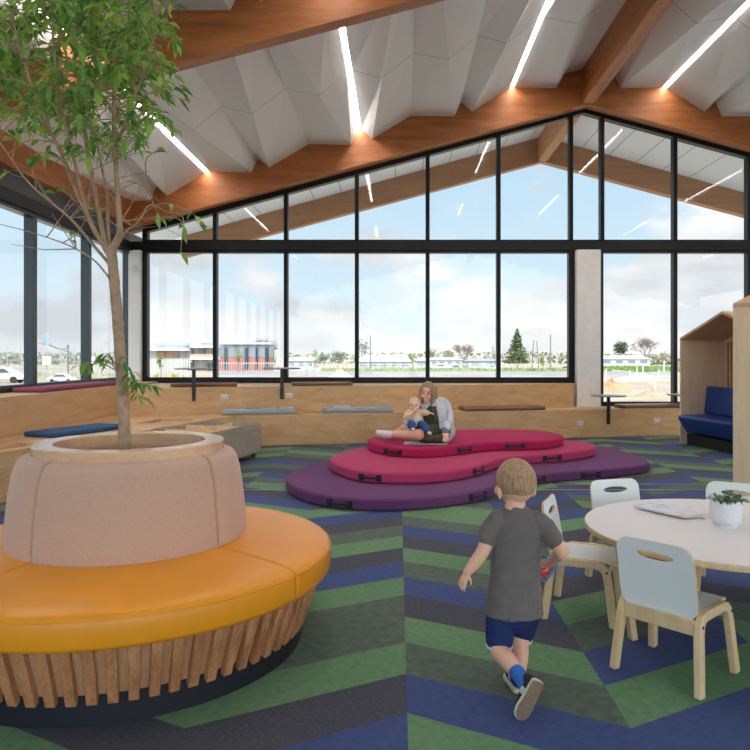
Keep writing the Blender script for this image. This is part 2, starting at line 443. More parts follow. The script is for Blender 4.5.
bmesh.ops.recalc_face_normals(bm, faces=bm.faces); struct('trim_13', bm, M['metal'])
bm = BM(); box2(bm, (X(569.5)+.001, YG-.10, ZS), (X(574), YG+.05, ZT0)); struct('trim_19', bm, M['metal'])
# wall over the head, hidden behind the beam, and under the sills
bm = BM()
for s in (-1, 1):
    x1 = XL-.1 if s < 0 else 11.5
    pts = [(XR, headz(XR)+.2), (x1, headz(x1)+.2), (x1, roofz(x1)+.12), (XR, roofz(XR)+.12)]
    face(bm, [(x, YG, z) for x, z in pts]); face(bm, [(x, YG+.06, z) for x, z in pts])
box2(bm, (XL-.1, YG-.08, -.05), (X(574), YG+.06, ZS)); box2(bm, (X(574), YG-.08, -.05), (11.5, YG+.06, ZSR))
struct('wall_back', bm, M['white'])
# concrete column in the glazing line, slim column in the corner
bm = BM(); box2(bm, (3.17, 12.40, .40), (3.592, YG+.05, ZT0)); struct('trim_14', bm, M['concrete'], bevel=.01)
bm = BM(); box2(bm, (-4.80, YG-.20, .90), (-4.585, YG-.02, ZT0)); struct('trim_15', bm, M['white'], bevel=.01)
bm = BM(); box2(bm, (-4.585, YG-.10, .88), (X(147)-.002, YG+.04, 4.4)); struct('trim_16', bm, M['metal'])
# west glazing
def side_window(n, y0, y1):
    z0, z1 = .915, 3.24
    root = bpy.data.objects.new(f'window_{n}', None); COL.objects.link(root); root['kind'] = 'structure'; root.location = (XL, (y0+y1)/2, z0)
    h = (y1-y0)/2; bm = BM(); f = .05; H = z1-z0
    for a, b in (((-.06, -h, 0), (.07, -h+f, H)), ((-.06, h-f, 0), (.07, h, H)), ((-.06, -h+f, 0), (.07, h-f, .085)), ((-.06, -h+f, H-.05), (.07, h-f, H))): box2(bm, a, b)
    obj('frame', bm, M['teal'], root, bevel=.004, seg=1)
    bm = BM(); face(bm, [(0, -h+.01, .01), (0, h-.01, .01), (0, h-.01, H-.01), (0, -h+.01, H-.01)]); obj('pane', bm, M['glass'], root)
ys = [12.52-1.645*k for k in range(0, 12)]
for b, a in zip(ys, ys[1:]): side_window(n, a, b); n += 1
bm = BM(); box2(bm, (XL-.1, YREAR, 3.24), (XL+.12, 12.55, 3.40)); struct('trim_17', bm, M['metal'], bevel=.005, seg=1)
bm = BM(); box2(bm, (XL-.06, YREAR, 3.40), (XL+.03, 12.55, 3.70)); struct('trim_18', bm, M['steel'])
bm = BM(); box2(bm, (XL-.1, YREAR, -.05), (XL+.05, 12.6, .915)); struct('wall_left', bm, M['white'])
# porch ceiling outside the gable
bm = BM()
for s in (-1, 1):
    offs = [0]+[.3+.62*k for k in range(15)]
    for a, b in zip(offs, offs[1:]):
        xa, xb = XR+s*(a+.006), XR+s*(b-.006)
        face(bm, [(xa, 12.72, roofz(xa)), (xb, 12.72, roofz(xb)), (xb, 16.25, roofz(xb)), (xa, 16.25, roofz(xa))])
struct('ceiling_outside', bm, M['soffit'])

# ------------------------------------------------------------------ stepped timber benches
BS = .212                                           # the back benches run slightly askew to the glass
def lowline(x): return 10.74+BS*(x+1.5)
def upline(x): return 11.25+BS*(x+1.57)
def bench(name, label, cat, poly, z0, z1, m, edge=.012):
    bm = BM(); prism(bm, poly, z0, z1)
    o = obj(name, bm, m, bevel=.006, seg=2); return tag(o, label, cat)
YI = YG-.09
xc = X(574)-.01
bench('window_bench', 'upper oak bench step running below the back windows up to the concrete column', 'bench',
      [(-4.30, upline(-4.30)), (3.07, upline(3.07)), (xc-.03, YI), (-4.30, YI)], .0, ZS-.004, M['oak'])
PLAT = [(-3.72, 6.30), (-3.44, 7.15), (-3.06, 8.34), (-2.62, 9.98), (-2.45, lowline(-2.45))]
BY0 = 5.2
bench('seating_step', 'long lower oak bench step in front of the back windows, behind the round mats', 'bench',
      [(-2.45, lowline(-2.45)), (5.4, lowline(5.4)), (9.0, lowline(5.4)+.2), (9.0, YI), (xc+.005, YI), (3.08, upline(3.07)-.006), (-2.45, upline(-2.45)-.006)], .0, .47, M['oak'])
bench('side_bench', 'upper oak ledge running below the side windows, under the plum cushion', 'bench',
      [(XL+.06, BY0), (-4.30, BY0), (-4.30, YI), (XL+.06, YI)], .0, .912, M['oak_y'])
# platform with two sunken trays
def platform():
    root = thing('low_platform', 'low oak platform with sunken trays below the side windows, under the blue cushion', 'bench', (-3.6, 8.5, 0))
    poly = [(-4.295, BY0), (-3.95, BY0)]+PLAT+[(-2.455, upline(-2.45)-.006), (-4.295, upline(-4.295)-.006)]
    bm = BM(); prism(bm, [(x+3.6, y-8.5) for x, y in poly], 0, .43); obj('body', bm, M['oak_y'], root)
    # top board with rectangular cut-outs: outline filled around the holes
    holes = [[(-4.06, 6.30), (-3.80, 6.42), (-3.62, 7.12), (-3.88, 7.20)], [(-3.50, 9.30), (-2.98, 9.30), (-2.86, 9.98), (-3.40, 9.98)]]
    bm = BM(); es = []
    for loop in [poly]+holes:
        vs = [bm.verts.new((x+3.6, y-8.5, .47)) for x, y in loop]
        es += [bm.edges.new((vs[i], vs[(i+1) % len(vs)])) for i in range(len(vs))]
    r = bmesh.ops.triangle_fill(bm, use_beauty=True, edges=es)
    ext = bmesh.ops.extrude_face_region(bm, geom=bm.faces[:])
    for v in [g for g in ext['geom'] if isinstance(g, bmesh.types.BMVert)]: v.co.z = .43
    bmesh.ops.recalc_face_normals(bm, faces=bm.faces)
    obj('top_board', bm, M['oak_y'], root)
    return root
platform()

# book browser box with compartments, on castors
M['greyply'] = wood('grey_ply', (150, 140, 124), (172, 162, 146), 'Y', 5, .6, 8)
def browser():
    root = thing('book_browser_box', 'low wheeled book box with open compartments between the platform and the mats', 'book box', (-2.50, 8.62, 0), R(-13))
    w, l, h, t = .86, 2.0, .395, .022
    for nm, a, b in (('side_panel', (-w/2, -l/2, .07), (-w/2+t, l/2, .07+h)), ('side_panel', (w/2-t, -l/2, .07), (w/2, l/2, .07+h))):
        bm = BM(); box2(bm, a, b); obj(nm, bm, M['greyply'], root, bevel=.003)
    for a, b in (((-w/2+t, -l/2, .07), (w/2-t, -l/2+t, .07+h)), ((-w/2+t, l/2-t, .07), (w/2-t, l/2, .07+h))):
        bm = BM(); box2(bm, a, b); obj('end_panel', bm, M['greyply'], root, bevel=.003)
    bm = BM(); box2(bm, (-w/2+t, -l/2+t, .07), (w/2-t, l/2-t, .10)); obj('bottom_board', bm, M['oak_y'], root)
    for y in (-.5, 0, .5):
        bm = BM(); box2(bm, (-w/2+t, y-.009, .10), (w/2-t, y+.009, .455)); obj('divider', bm, M['birch'], root, bevel=.002)
    bm = BM(); box2(bm, (-.009, -l/2+t, .10), (.009, l/2-t, .452)); obj('divider', bm, M['birch'], root, bevel=.002)
    for i in range(4):                     # sloped floors of the compartments
        y = -.75+.5*i
        bm = BM(); box(bm, (0, y, .33), (w-2*t-.01, .47, .012)); obj('shelf', bm, M['birch'], root)
    for sx in (-1, 1):
        for sy in (-1, 1):
            bm = BM(); c = Vector((sx*(w/2-.07), sy*(l/2-.09), .035))
            tube(bm, [c+Vector((-.014, 0, 0)), c+Vector((.014, 0, 0))], .035, 16); box(bm, c+Vector((0, 0, .025)), (.04, .04, .02)); obj('castor', bm, M['black'], root)
browser()

# seat pads
def pad(label, c, sx, sy, h, rot, m, group='loose seat pads on the benches', rr=.05):
    bm = BM(); prof = []
    for k in range(24):
        a = 2*PI*k/24; ex = max(-1, min(1, math.cos(a)*1.6)); ey = max(-1, min(1, math.sin(a)*1.6))
    pts = []
    for qx, qy, a0 in ((1, 1, 0), (-1, 1, 90), (-1, -1, 180), (1, -1, 270)):
        for k in range(5):
            a = R(a0+22.5*k); pts.append((qx*(sx/2-rr)+rr*math.cos(a), qy*(sy/2-rr)+rr*math.sin(a)))
    prism(bm, pts, 0, h)
    o = obj('seat_pad', bm, m, loc=c, rotz=rot, bevel=min(.028, h*.42), seg=3)
    return tag(o, label, 'cushion', group)
M['plum'] = mat('plum_fabric', (138, 70, 92), .9, var=.06, vscale=40, bump=.2, bscale=400)
M['blue_fab'] = mat('blue_fabric', (38, 78, 118), .9, var=.06, vscale=40, bump=.2, bscale=400)
M['brown_fab'] = mat('brown_leather', (122, 86, 62), .5, var=.05, bump=.1)
M['grey_fab'] = mat('grey_fabric', (158, 166, 168), .9, var=.06, vscale=60, bump=.2, bscale=400)
pad('long plum cushion on the oak ledge below the side windows', (-4.56, 9.75, .915), .40, 2.3, .055, 0, M['plum'])
pad('blue cushion lying on the low platform behind the tree seat', (-3.74, 8.16, .472), .46, 1.12, .055, R(-20), M['blue_fab'])
def on_up(px, dy=.26):
    for _ in range(20):
        x = (px-398)/FPX*(upline(0) if _ == 0 else upline(x)+dy)
    return x, upline(x)+dy
def on_low(px, dy=.22):
    for _ in range(20):
        x = (px-398)/FPX*(lowline(0) if _ == 0 else lowline(x)+dy)
    return x, lowline(x)+dy
ANG = math.atan(BS)
x, y = on_up(204.5); pad('thin brown cushion on the upper step behind the corner perch table', (x, y, ZS), 1.02, .36, .05, ANG, M['brown_fab'])
x, y = on_up(322); pad('thin brown cushion on the upper step beside the second perch table from the corner', (x, y, ZS), 1.0, .36, .05, ANG, M['brown_fab'])
x, y = on_low(259); PADA = (x, y); pad('grey cushion with a green booklet on the lower step by the book box', (x, y, .472), 1.12, .38, .085, ANG, M['grey_fab'])
x, y = on_low(358.5); PADB = (x, y); pad('grey cushion with a thin booklet on the lower step next to the woman', (x, y, .472), 1.10, .38, .085, ANG, M['grey_fab'])
x, y = on_low(502); pad('brown cushion on the lower step behind the magenta mat', (x, y, .472), 1.42, .40, .06, ANG, M['brown_fab'])
x, y = on_low(650); pad('brown cushion on the lower step under the window by the plywood booths', (x, y, .472), 1.2, .40, .06, ANG, M['brown_fab'])
def booklet(label, c, rot, col, s=(.21, .15)):
    root = thing('booklet', label, 'book', c, rot, 'booklets left on the grey cushions')
    bm = BM(); box(bm, (0, 0, .006), (s[0]-.006, s[1]-.006, .010)); obj('pages', bm, M['white'], root)
    bm = BM(); box(bm, (0, 0, .0125), (s[0], s[1], .002)); obj('cover', bm, mat('booklet_cover', col, .4, var=.3, vscale=18), root)
booklet('green booklet on the grey cushion by the book box', (PADA[0]+.16, PADA[1]-.02, .559), .3, (120, 176, 140))
booklet('pale booklet on the end of the grey cushion by the book box', (PADA[0]+.42, PADA[1]+.02, .559), -.1, (196, 190, 190))
booklet('pale blue booklet on the grey cushion next to the woman', (PADB[0]-.26, PADB[1], .559), .2, (176, 190, 206), (.26, .19))

# perch tables bracketed to the risers
M['disc'] = mat('perch_top', (150, 152, 150), .35)
def perch(label, x, y, z, zb):
    root = thing('perch_table', label, 'table', (x, y, zb), ANG, 'round perch tables on posts')
    h = z-zb
    bm = BM(); box2(bm, (-.028, -.030, 0), (.028, .0, h-.03)); obj('post', bm, M['black'], root, bevel=.006)
    for zz in (.05, .2):
        bm = BM(); tube(bm, [(0, -.034, zz), (0, -.028, zz)], .012, 10); obj('bolt', bm, M['steel'], root)
    bm = BM(); lathe(bm, [(0, h-.03), (.10, h-.03), (.10, h-.022), (0, h-.022)], 24, c=(0, -.015, 0)); obj('mounting_plate', bm, M['black'], root)
    bm = BM(); lathe(bm, [(0, h-.022), (.285, h-.022), (.295, h-.011), (.285, h), (0, h)], 48, c=(0, -.015, 0)); obj('table_top', bm, M['disc'], root, smooth=30)
x, y = on_up(194, 0); perch('small round perch table nearest the corner of the windows', x, y-.002, 1.18, .665)
x, y = on_up(282, 0); perch('small round perch table second from the corner, before the brown cushion', x, y-.002, 1.18, .68)
x, y = on_low(608, 0); perch('low round perch table in front of the concrete column', x, y-.002, .708, .22)
x, y = on_low(684, 0); perch('low round perch table half hidden behind the plywood booth', x, y-.002, .708, .22)
def outlet(label, x, y, z):
    root = thing('power_outlet', label, 'power outlet', (x, y, z), ANG, 'white outlets on the bench risers')
    bm = BM(); box(bm, (0, -.004, 0), (.115, .008, .075)); obj('plate', bm, M['white'], root, bevel=.004)
    for s in (-1, 1):
        bm = BM(); box(bm, (s*.027, -.009, -.006), (.022, .003, .022)); obj('socket', bm, mat('socket_grey', (170, 172, 172), .5), root)
        bm = BM(); box(bm, (s*.027, -.0095, .022), (.012, .005, .010)); obj('switch', bm, M['white'], root)
x, y = on_up(224.5, 0); outlet('white outlet on the upper riser by the corner perch table', x, y-.001, .725)
x, y = on_up(289.5, 0); outlet('white outlet on the upper riser by the second perch table from the corner', x, y-.001, .735)
x, y = on_low(580, 0); outlet('white outlet on the lower riser below the concrete column', x, y-.001, .245)
x, y = on_low(656.5, 0); outlet('white outlet on the lower riser near the plywood booths', x, y-.001, .265)

# ------------------------------------------------------------------ round tree seat
M['orange'] = mat('amber_leather', (236, 152, 26), .36, var=.05, vscale=4, bump=.12, bscale=30, spec=.5)
M['felt'] = mat('pink_beige_felt', (204, 166, 144), .95, var=.07, vscale=160, bump=.3, bscale=500, sheen=.25)
M['slatwood'] = wood('slat_timber', (158, 102, 64), (204, 146, 102), 'Z', 9, .5, 9)
M['backer'] = wood('slat_backer', (186, 138, 98), (204, 158, 118), 'Z', 6, .55, 9)
M['plinth'] = mat('navy_plinth', (20, 22, 34), .55)
M['rim'] = wood('planter_rim', (216, 168, 130), (234, 196, 160), 'X', 5, .22, 8)
TX, TY = -1.276, 3.35
def tree_seat():
    root = thing('round_bench', 'round amber leather bench with slatted skirt and felt back around a tree', 'bench', (TX, TY, 0))
    bm = BM(); lathe(bm, [(.55, .0), (.808, .0), (.808, .115), (.55, .115)], 96, close=True); obj('plinth', bm, M['plinth'], root, smooth=30)
    bm = BM(); lathe(bm, [(.55, .085), (.796, .085), (.882, .322), (.55, .322)], 96, close=True); obj('skirt_backing', bm, M['backer'], root, smooth=30)
    bm = BM(); nsl = 72
    for k in range(nsl):
        a = 2*PI*(k+.3)/nsl; ca, sa = math.cos(a), math.sin(a); r = random.Random(k).uniform(-.004, .004)
        p0 = Vector((.812*ca, .812*sa, .088)); p1 = Vector((.897*ca, .897*sa, .322))
        bar(bm, p0, p1, .040, .030, up=(ca, sa, 0))
    obj('slatted_skirt', bm, M['slatwood'], root, bevel=.003, seg=1)
    prof = [(.48, .322), (.920, .318), (.940, .326), (.948, .346), (.948, .428), (.941, .445), (.923, .457), (.87, .469), (.73, .488), (.60, .502), (.48, .508)]
    for q in range(4):
        a0 = R(-26+90*q)+.004; a1 = R(64+90*q)-.004
        bm = BM(); lathe(bm, prof, 40, a0, a1, close=True)
        bmesh.ops.recalc_face_normals(bm, faces=bm.faces)
        s = obj('seat_cushion', bm, M['orange'], root, bevel=.012, seg=3, smooth=42)
        bm = BM(); pts = [(.9485*math.cos(a0+(a1-a0)*k/40), .9485*math.sin(a0+(a1-a0)*k/40), .434) for k in range(41)]
        tube(bm, pts, .0035, 6); obj('piping', bm, M['orange'], s, smooth=60)
    prof = [(.385, .46), (.514, .46), (.532, .49), (.536, .55), (.530, .64), (.519, .74), (.506, .82), (.492, .868), (.472, .896), (.440, .908), (.385, .908)]
    for q in range(4):
        a0 = R(-26+90*q)+.005; a1 = R(64+90*q)-.005
        bm = BM(); lathe(bm, prof, 32, a0, a1, close=True); bmesh.ops.recalc_face_normals(bm, faces=bm.faces)
        obj('backrest', bm, M['felt'], root, bevel=.018, seg=3, smooth=50)
    bm = BM(); lathe(bm, [(.340, .885), (.425, .885), (.429, .89), (.429, .946), (.425, .951), (.344, .951), (.340, .946)], 96, close=True)
    bmesh.ops.recalc_face_normals(bm, faces=bm.faces); obj('rim', bm, M['rim'], root, smooth=35)
    bm = BM(); lathe(bm, [(.350, .50), (.350, .89), (.375, .89), (.375, .50)], 96, close=True); bmesh.ops.recalc_face_normals(bm, faces=bm.faces)
    obj('planter_lining', bm, M['rim'], root, smooth=30)
    bm = BM(); lathe(bm, [(0, .60), (.2, .605), (.349, .60), (.349, .56), (0, .56)], 48); bmesh.ops.recalc_face_normals(bm, faces=bm.faces)
    obj('soil', bm, mat('potting_soil', (60, 44, 34), 1, var=.4, vscale=60, bump=1, bscale=80), root)
tree_seat()

# ------------------------------------------------------------------ stacked cloud mats
def mat_outline(front, back, zf, zb):
    pts = [PZ(x, y, zf) for x, y in front]+[PZ(x, y, zb) for x, y in back]
    q = [(v.x, v.y) for v in catmull([(p.x, p.y, 0) for p in pts], 6, True)]
    L = [0]                                    # even spacing, then ease the corners
    for a, b in zip(q, q[1:]+q[:1]): L.append(L[-1]+math.dist(a, b))
    r = []; j = 0; n = 150
    for k in range(n):
        t = L[-1]*k/n
        while L[j+1] < t: j += 1
        f = (t-L[j])/max(1e-9, L[j+1]-L[j]); a, b = q[j], q[(j+1) % len(q)]; r.append((a[0]+(b[0]-a[0])*f, a[1]+(b[1]-a[1])*f))
    for _ in range(14): r = [((r[i-1][0]+2*r[i][0]+r[(i+1) % n][0])/4, (r[i-1][1]+2*r[i][1]+r[(i+1) % n][1])/4) for i in range(n)]
    cx = sum(a for a, b in r)/n; cy = sum(b for a, b in r)/n
    return [(cx+(a-cx)*1.045, cy+(b-cy)*1.015) for a, b in r]
M['h_black'] = mat('webbing_black', (20, 20, 24), .6)
def cloud_mat(label, outline, z0, z1, m, hx, zlab):
    cx = sum(p[0] for p in outline)/len(outline); cy = sum(p[1] for p in outline)/len(outline)
    root = thing('foam_mat', label, 'floor mat', (cx, cy, z0), group='stacked cloud shaped foam mats')
    bm = BM(); prism(bm, [(x-cx, y-cy) for x, y in outline], 0.001, z1-z0)
    obj('body', bm, m, root, bevel=.028, seg=4, smooth=55)
    n = len(outline)
    zc = (z1+z0)/2-z0
    for px in hx:
        best = None
        for i, (x, y) in enumerate(outline):
            d = abs(398+FPX*x/y-px)
            tx, ty = outline[(i+1) % n][0]-outline[i-1][0], outline[(i+1) % n][1]-outline[i-1][1]
            nx, ny = ty, -tx
            area = 1
            if d < 6 and (best is None or y < best[0]): best = (y, x, tx, ty)
        if not best: continue
        y, x, tx, ty = best; t = Vector((tx, ty, 0)).normalized(); nn = Vector((t.y, -t.x, 0))
        if nn.y > 0: nn = -nn
        c = Vector((x-cx, y-cy, zc)); bm = BM()
        for s in (-1, 1):
            bar(bm, c+t*s*.10+nn*.002+Vector((0, 0, -.03)), c+t*s*.10+nn*.002+Vector((0, 0, .03)), .05, .012, up=nn)
        tube(bm, [c+t*-.11+nn*.006, c+t*-.06+nn*.022, c+t*.06+nn*.022, c+t*.11+nn*.006], .011, 8)
        obj('handle', bm, M['h_black'], root, smooth=40)
    return root
purple = mat_outline([(291, 487), (297, 494), (306.7, 500), (324, 506.5), (349, 510), (372, 511.5), (400, 511.6), (440, 508.5), (462, 505.5), (485, 500.5), (500, 494.5), (515, 488.5), (536, 484), (566, 481), (594, 479.5), (620, 477), (636, 474)],
                     [(648, 463.5), (635, 457), (612, 449.5), (591, 445), (540, 442), (470, 442), (400, 445), (350, 454), (332, 460.8), (306.7, 468), (293, 474.7)], 0.0, .115)
pink = mat_outline([(345, 475.5), (360, 481.5), (385, 484), (413, 484.5), (440, 483.2), (460, 480.5), (478, 475.5), (500, 468), (527, 464), (562, 462), (583, 458.5)],
                   [(592, 446.5), (585, 442), (575, 441), (540, 439.5), (470, 439.5), (400, 441.5), (369, 446.7), (346.7, 452), (334, 459)], .115, .23)
magenta = mat_outline([(379, 453), (392, 456.5), (412, 458), (430, 458.5), (447, 457), (461, 454.5), (476, 452.5), (492, 451), (518, 450.5), (540, 450), (554, 447.5)],
                      [(561.5, 436.5), (547, 431.5), (518, 429.5), (480, 429.5), (450, 430), (420, 431.5), (395, 433.5), (378, 436.5), (371, 440)], .23, .345)
cloud_mat('purple foam mat, the widest at the bottom of the stack', purple, 0, .115, mat('purple_felt', (104, 58, 104), .95, var=.08, vscale=90, bump=.25, bscale=400), (335, 480, 541, 596), 0)
cloud_mat('rose pink foam mat in the middle of the stack', pink, .115, .23, mat('rose_felt', (178, 56, 98), .95, var=.08, vscale=90, bump=.25, bscale=400), (369, 484, 557), 0)
cloud_mat('magenta foam mat on top of the stack, under the woman', magenta, .23, .345, mat('magenta_felt', (170, 18, 80), .95, var=.08, vscale=90, bump=.25, bscale=400), (388, 468, 519), 0)
MAT_TOP = .345

# ------------------------------------------------------------------ children's table and chairs
TBX, TBY, TBR, TBH = 1.62, 3.42, .685, .52
def kids_table():
    root = thing('childrens_table', 'round white topped low table with birch edge and legs', 'table', (TBX, TBY, 0))
    bm = BM(); lathe(bm, [(0, TBH-.028), (TBR-.003, TBH-.028), (TBR, TBH-.024), (TBR, TBH-.003), (TBR-.003, TBH), (0, TBH)], 128)
    for f in bm.faces:
        if f.calc_center_median().z > TBH-.0012: f.material_index = 0
        else: f.material_index = 1
    bmesh.ops.recalc_face_normals(bm, faces=bm.faces)
    obj('table_top', bm, [M['tabletop'], M['birch']], root, smooth=40)
    for a in (188, 278, 8, 98):
        c, s = math.cos(R(a)), math.sin(R(a)); bm = BM()
        bar(bm, (.50*c, .50*s, 0), (.57*c, .57*s, TBH-.03), .05, .034, up=(c, s, 0), w1=.062, t1=.034)
        obj('leg', bm, M['birch'], root, bevel=.006)
    for a in (8, 98):
        c, s = math.cos(R(a)), math.sin(R(a)); bm = BM()
        bar(bm, (-.55*c, -.55*s, TBH-.055), (.55*c, .55*s, TBH-.055), .03, .05); obj('crossbar', bm, M['birch'], root, bevel=.004)
kids_table()
def rect_sweep(bm, pts, w, t, side=(1, 0, 0)):
    pts = [Vector(p) for p in pts]; side = Vector(side); rings = []
    for i, p in enumerate(pts):
        d = (pts[min(i+1, len(pts)-1)]-pts[max(i-1, 0)]).normalized()
        s = (side-d*side.dot(d)).normalized(); u = d.cross(s)
        rings.append([bm.verts.new(p+s*a*w/2+u*b*t/2) for a, b in ((-1, -1), (1, -1), (1, 1), (-1, 1))])
    for a, b in zip(rings, rings[1:]):
        for k in range(4): bm.faces.new((a[k], a[(k+1) % 4], b[(k+1) % 4], b[k]))
    bm.faces.new(rings[0][::-1]); bm.faces.new(rings[-1])
    bmesh.ops.recalc_face_normals(bm, faces=bm.faces)
def rr_ray(a, hw, h0, h1, r, n=4):
    """distance from origin along angle a to a rounded rectangle x in +-hw, z in h0..h1"""
    c, s = math.cos(a), math.sin(a); lo, hi = 0, 2
    for _ in range(40):
        m = (lo+hi)/2; x, z = abs(c*m), s*m; zc = (h0+h1)/2; hz = (h1-h0)/2
        qx, qz = max(0, x-(hw-r)), max(0, abs(z-zc)-(hz-r))
        inside = x < hw and abs(z-zc) < hz and (qx*qx+qz*qz < r*r)
        lo, hi = (m, hi) if inside else (lo, m)
    return lo*c, lo*s
def make_chair(label):
    t = thing('childrens_chair', label, 'chair', (0, 0, 0), 0, 'small birch chairs round the white table')
    for s in (-1, 1):
        pts = [(s*.186, -.172, 0.003), (s*.170, -.142, .235), (s*.168, -.132, .272), (s*.1665, -.112, .294), (s*.166, -.085, .302), (s*.166, .085, .302), (s*.1665, .112, .294), (s*.168, .132, .272), (s*.170, .142, .235), (s*.186, .172, 0.003)]
        bm = BM(); rect_sweep(bm, pts, .033, .039); fr = obj('side_frame', bm, M['birch'], t, bevel=.005)
        for y in (-.172, .172):
            bm = BM(); lathe(bm, [(0, 0), (.011, 0), (.011, .004), (0, .004)], 12, c=(s*.186, y, 0)); obj('foot_glide', bm, mat('glide_grey', (176, 186, 192), .4), fr)
        for y in (-.14, .14):
            bm = BM(); tube(bm, [(s*.182, y, .272), (s*.188, y, .272)], .006, 10); obj('screw', bm, mat('screw_bronze', (80, 62, 46), .35, metal=.8), fr)
    for nm, y in (('rear_rail', -.140), ('front_rail', .138)):
        bm = BM(); box(bm, (0, y, .262), (.305, .020, .062 if y < 0 else .045)); obj(nm, bm, M['birch'], t, bevel=.003)
    # seat shell with a rolled front edge
    bm = BM(); ny, nx = 12, 8; th = .012; grid = []
    for j in range(ny+1):
        y = -.135+.325*j/ny; z = .322-.004*math.sin(PI*j/ny)
        if y > .13: z -= (y-.13)**2*5.5
        row = []
        for i in range(nx+1):
            hw = .152-(.012*(j/ny < .1))-(.03*max(0, (y-.155)/.035)**2 if y > .155 else 0)
            row.append((hw*(2*i/nx-1), y, z))
        grid.append(row)
    T = [[bm.verts.new(p) for p in r] for r in grid]; Bv = [[bm.verts.new((p[0], p[1], p[2]-th)) for p in r] for r in grid]
    for j in range(ny):
        for i in range(nx):
            f = bm.faces.new((T[j][i], T[j][i+1], T[j+1][i+1], T[j+1][i])); f.material_index = 0
            f = bm.faces.new((Bv[j][i], Bv[j+1][i], Bv[j+1][i+1], Bv[j][i+1])); f.material_index = 0
    for j in range(ny):
        for i in (0, nx):
            f = bm.faces.new((T[j][i], T[j+1][i], Bv[j+1][i], Bv[j][i])); f.material_index = 1
    for i in range(nx):
        for j in (0, ny):
            f = bm.faces.new((T[j][i], T[j][i+1], Bv[j][i+1], Bv[j][i])); f.material_index = 1
    bmesh.ops.recalc_face_normals(bm, faces=bm.faces)
    obj('seat', bm, [M['laminate'], M['birch']], t, smooth=40)
    # backrest: rounded panel with a hand slot
    bm = BM(); n = 56; rings = 7; zc = .527; th = .012
    def place(x, z, off):
        zz = z+zc; k = (zz-.285)/.3
        y = -.124-.042*k-.012*k*k+ .22*x*x*-1 + off
        return Vector((x, y, zz))
    F, Bk = [], []
    for q in range(rings+1):
        u = q/rings; rf, rb = [], []
        for k in range(n):
            a = 2*PI*k/n
            q_ = 1/math.sqrt((math.cos(a)/.084)**2+(math.sin(a)/.0185)**2); ix, iz = q_*math.cos(a), q_*math.sin(a)
            ox, oz = rr_ray(a, .168-.0, .285-zc, .588-zc, .055)
            hwid = 1.0
            x, z = ix+(ox-ix)*u, iz+(oz-iz)*u
            rf.append(bm.verts.new(place(x, z, 0))); rb.append(bm.verts.new(place(x, z, -th)))
        F.append(rf); Bk.append(rb)
    for q in range(rings):
        for k in range(n):
            k2 = (k+1) % n
            bm.faces.new((F[q][k], F[q][k2], F[q+1][k2], F[q+1][k])).material_index = 0
            bm.faces.new((Bk[q][k], Bk[q+1][k], Bk[q+1][k2], Bk[q][k2])).material_index = 0
    for k in range(n):
        k2 = (k+1) % n
        bm.faces.new((F[0][k], Bk[0][k], Bk[0][k2], F[0][k2])).material_index = 1
        bm.faces.new((F[-1][k], F[-1][k2], Bk[-1][k2], Bk[-1][k])).material_index = 1
    bmesh.ops.recalc_face_normals(bm, faces=bm.faces)
    obj('backrest', bm, [M['laminate'], M['birch']], t, smooth=50)
    return t
ch0 = make_chair('small white and birch chair with its back to the viewer, tucked under the round table')
def facing(fx, fy): return math.atan2(-fx, fy)
ch0.location = (1.19, 3.015, 0); ch0.rotation_euler = (0, 0, facing(.735, .68))
dup(ch0, (.985, 3.715, 0), facing(.92, -.39), 'small white and birch chair seen side-on, beside the running boy')
dup(ch0, (1.395, 4.19, 0), facing(.253, -.967), 'small white and birch chair across the table, next to the magazines')
dup(ch0, (1.96, 4.08, 0), facing(-.48, -.875), 'small white and birch chair behind the white plant pot')
# magazines and pot on the table
def art(name, cols, scale, seed):
    m = bpy.data.materials.new(name); m.use_nodes = True; N = m.node_tree.nodes; L = m.node_tree.links; b = N['Principled BSDF']; b.inputs['Roughness'].default_value = .3
    tc = N.new('ShaderNodeTexCoord'); mp = N.new('ShaderNodeMapping'); mp.inputs['Location'].default_value = (seed, seed*.7, 0); L.new(tc.outputs['Object'], mp.inputs[0])
    n = N.new('ShaderNodeTexNoise'); n.inputs['Scale'].default_value = scale; n.inputs['Detail'].default_value = 3; n.inputs['Distortion'].default_value = 1.5; L.new(mp.outputs[0], n.inputs['Vector'])
    cr = N.new('ShaderNodeValToRGB'); L.new(n.outputs['Fac'], cr.inputs[0]); e = cr.color_ramp.elements
    while len(e) < len(cols): e.new(.5)
    for i, c in enumerate(cols): e[i].position = .3+.4*i/(len(cols)-1); e[i].color = (*lin(c), 1)
    L.new(cr.outputs[0], b.inputs['Base Color']); return m
def magazine(label, c, rot, s, cols, seed):
    root = thing('magazine', label, 'magazine', c, rot, 'magazines on the round table')
    bm = BM(); box(bm, (0, 0, .0045), (s[0]-.004, s[1]-.004, .0075)); obj('pages', bm, M['white'], root)
    bm = BM(); box(bm, (0, 0, .0005), (s[0], s[1], .001)); box(bm, (0, 0, .0088), (s[0], s[1], .001)); box(bm, (-s[0]/2, 0, .0045), (.001, s[1], .009)); obj('cover', bm, art('cover_art', cols, 5, seed), root)
A = Vector((1.306, 3.81)); B = Vector((1.481, 3.526)); d = B-A
ar = math.atan2(d.y, d.x)
cm = (Vector((1.306, 3.81))+Vector((1.655, 3.708)))/2
magazine('pink and white magazine lying under another one on the round table', (cm.x+.065, cm.y+.005, TBH), ar+.22, (.30, .235), [(190, 206, 214), (238, 238, 238), (214, 196, 204)], 3)
magazine('pale pink and blue magazine on top of the other by the plant pot', (cm.x, cm.y, TBH+.0095), ar, (.325, .25), [(150, 196, 206), (236, 238, 240), (240, 226, 230), (206, 130, 150)], 8)
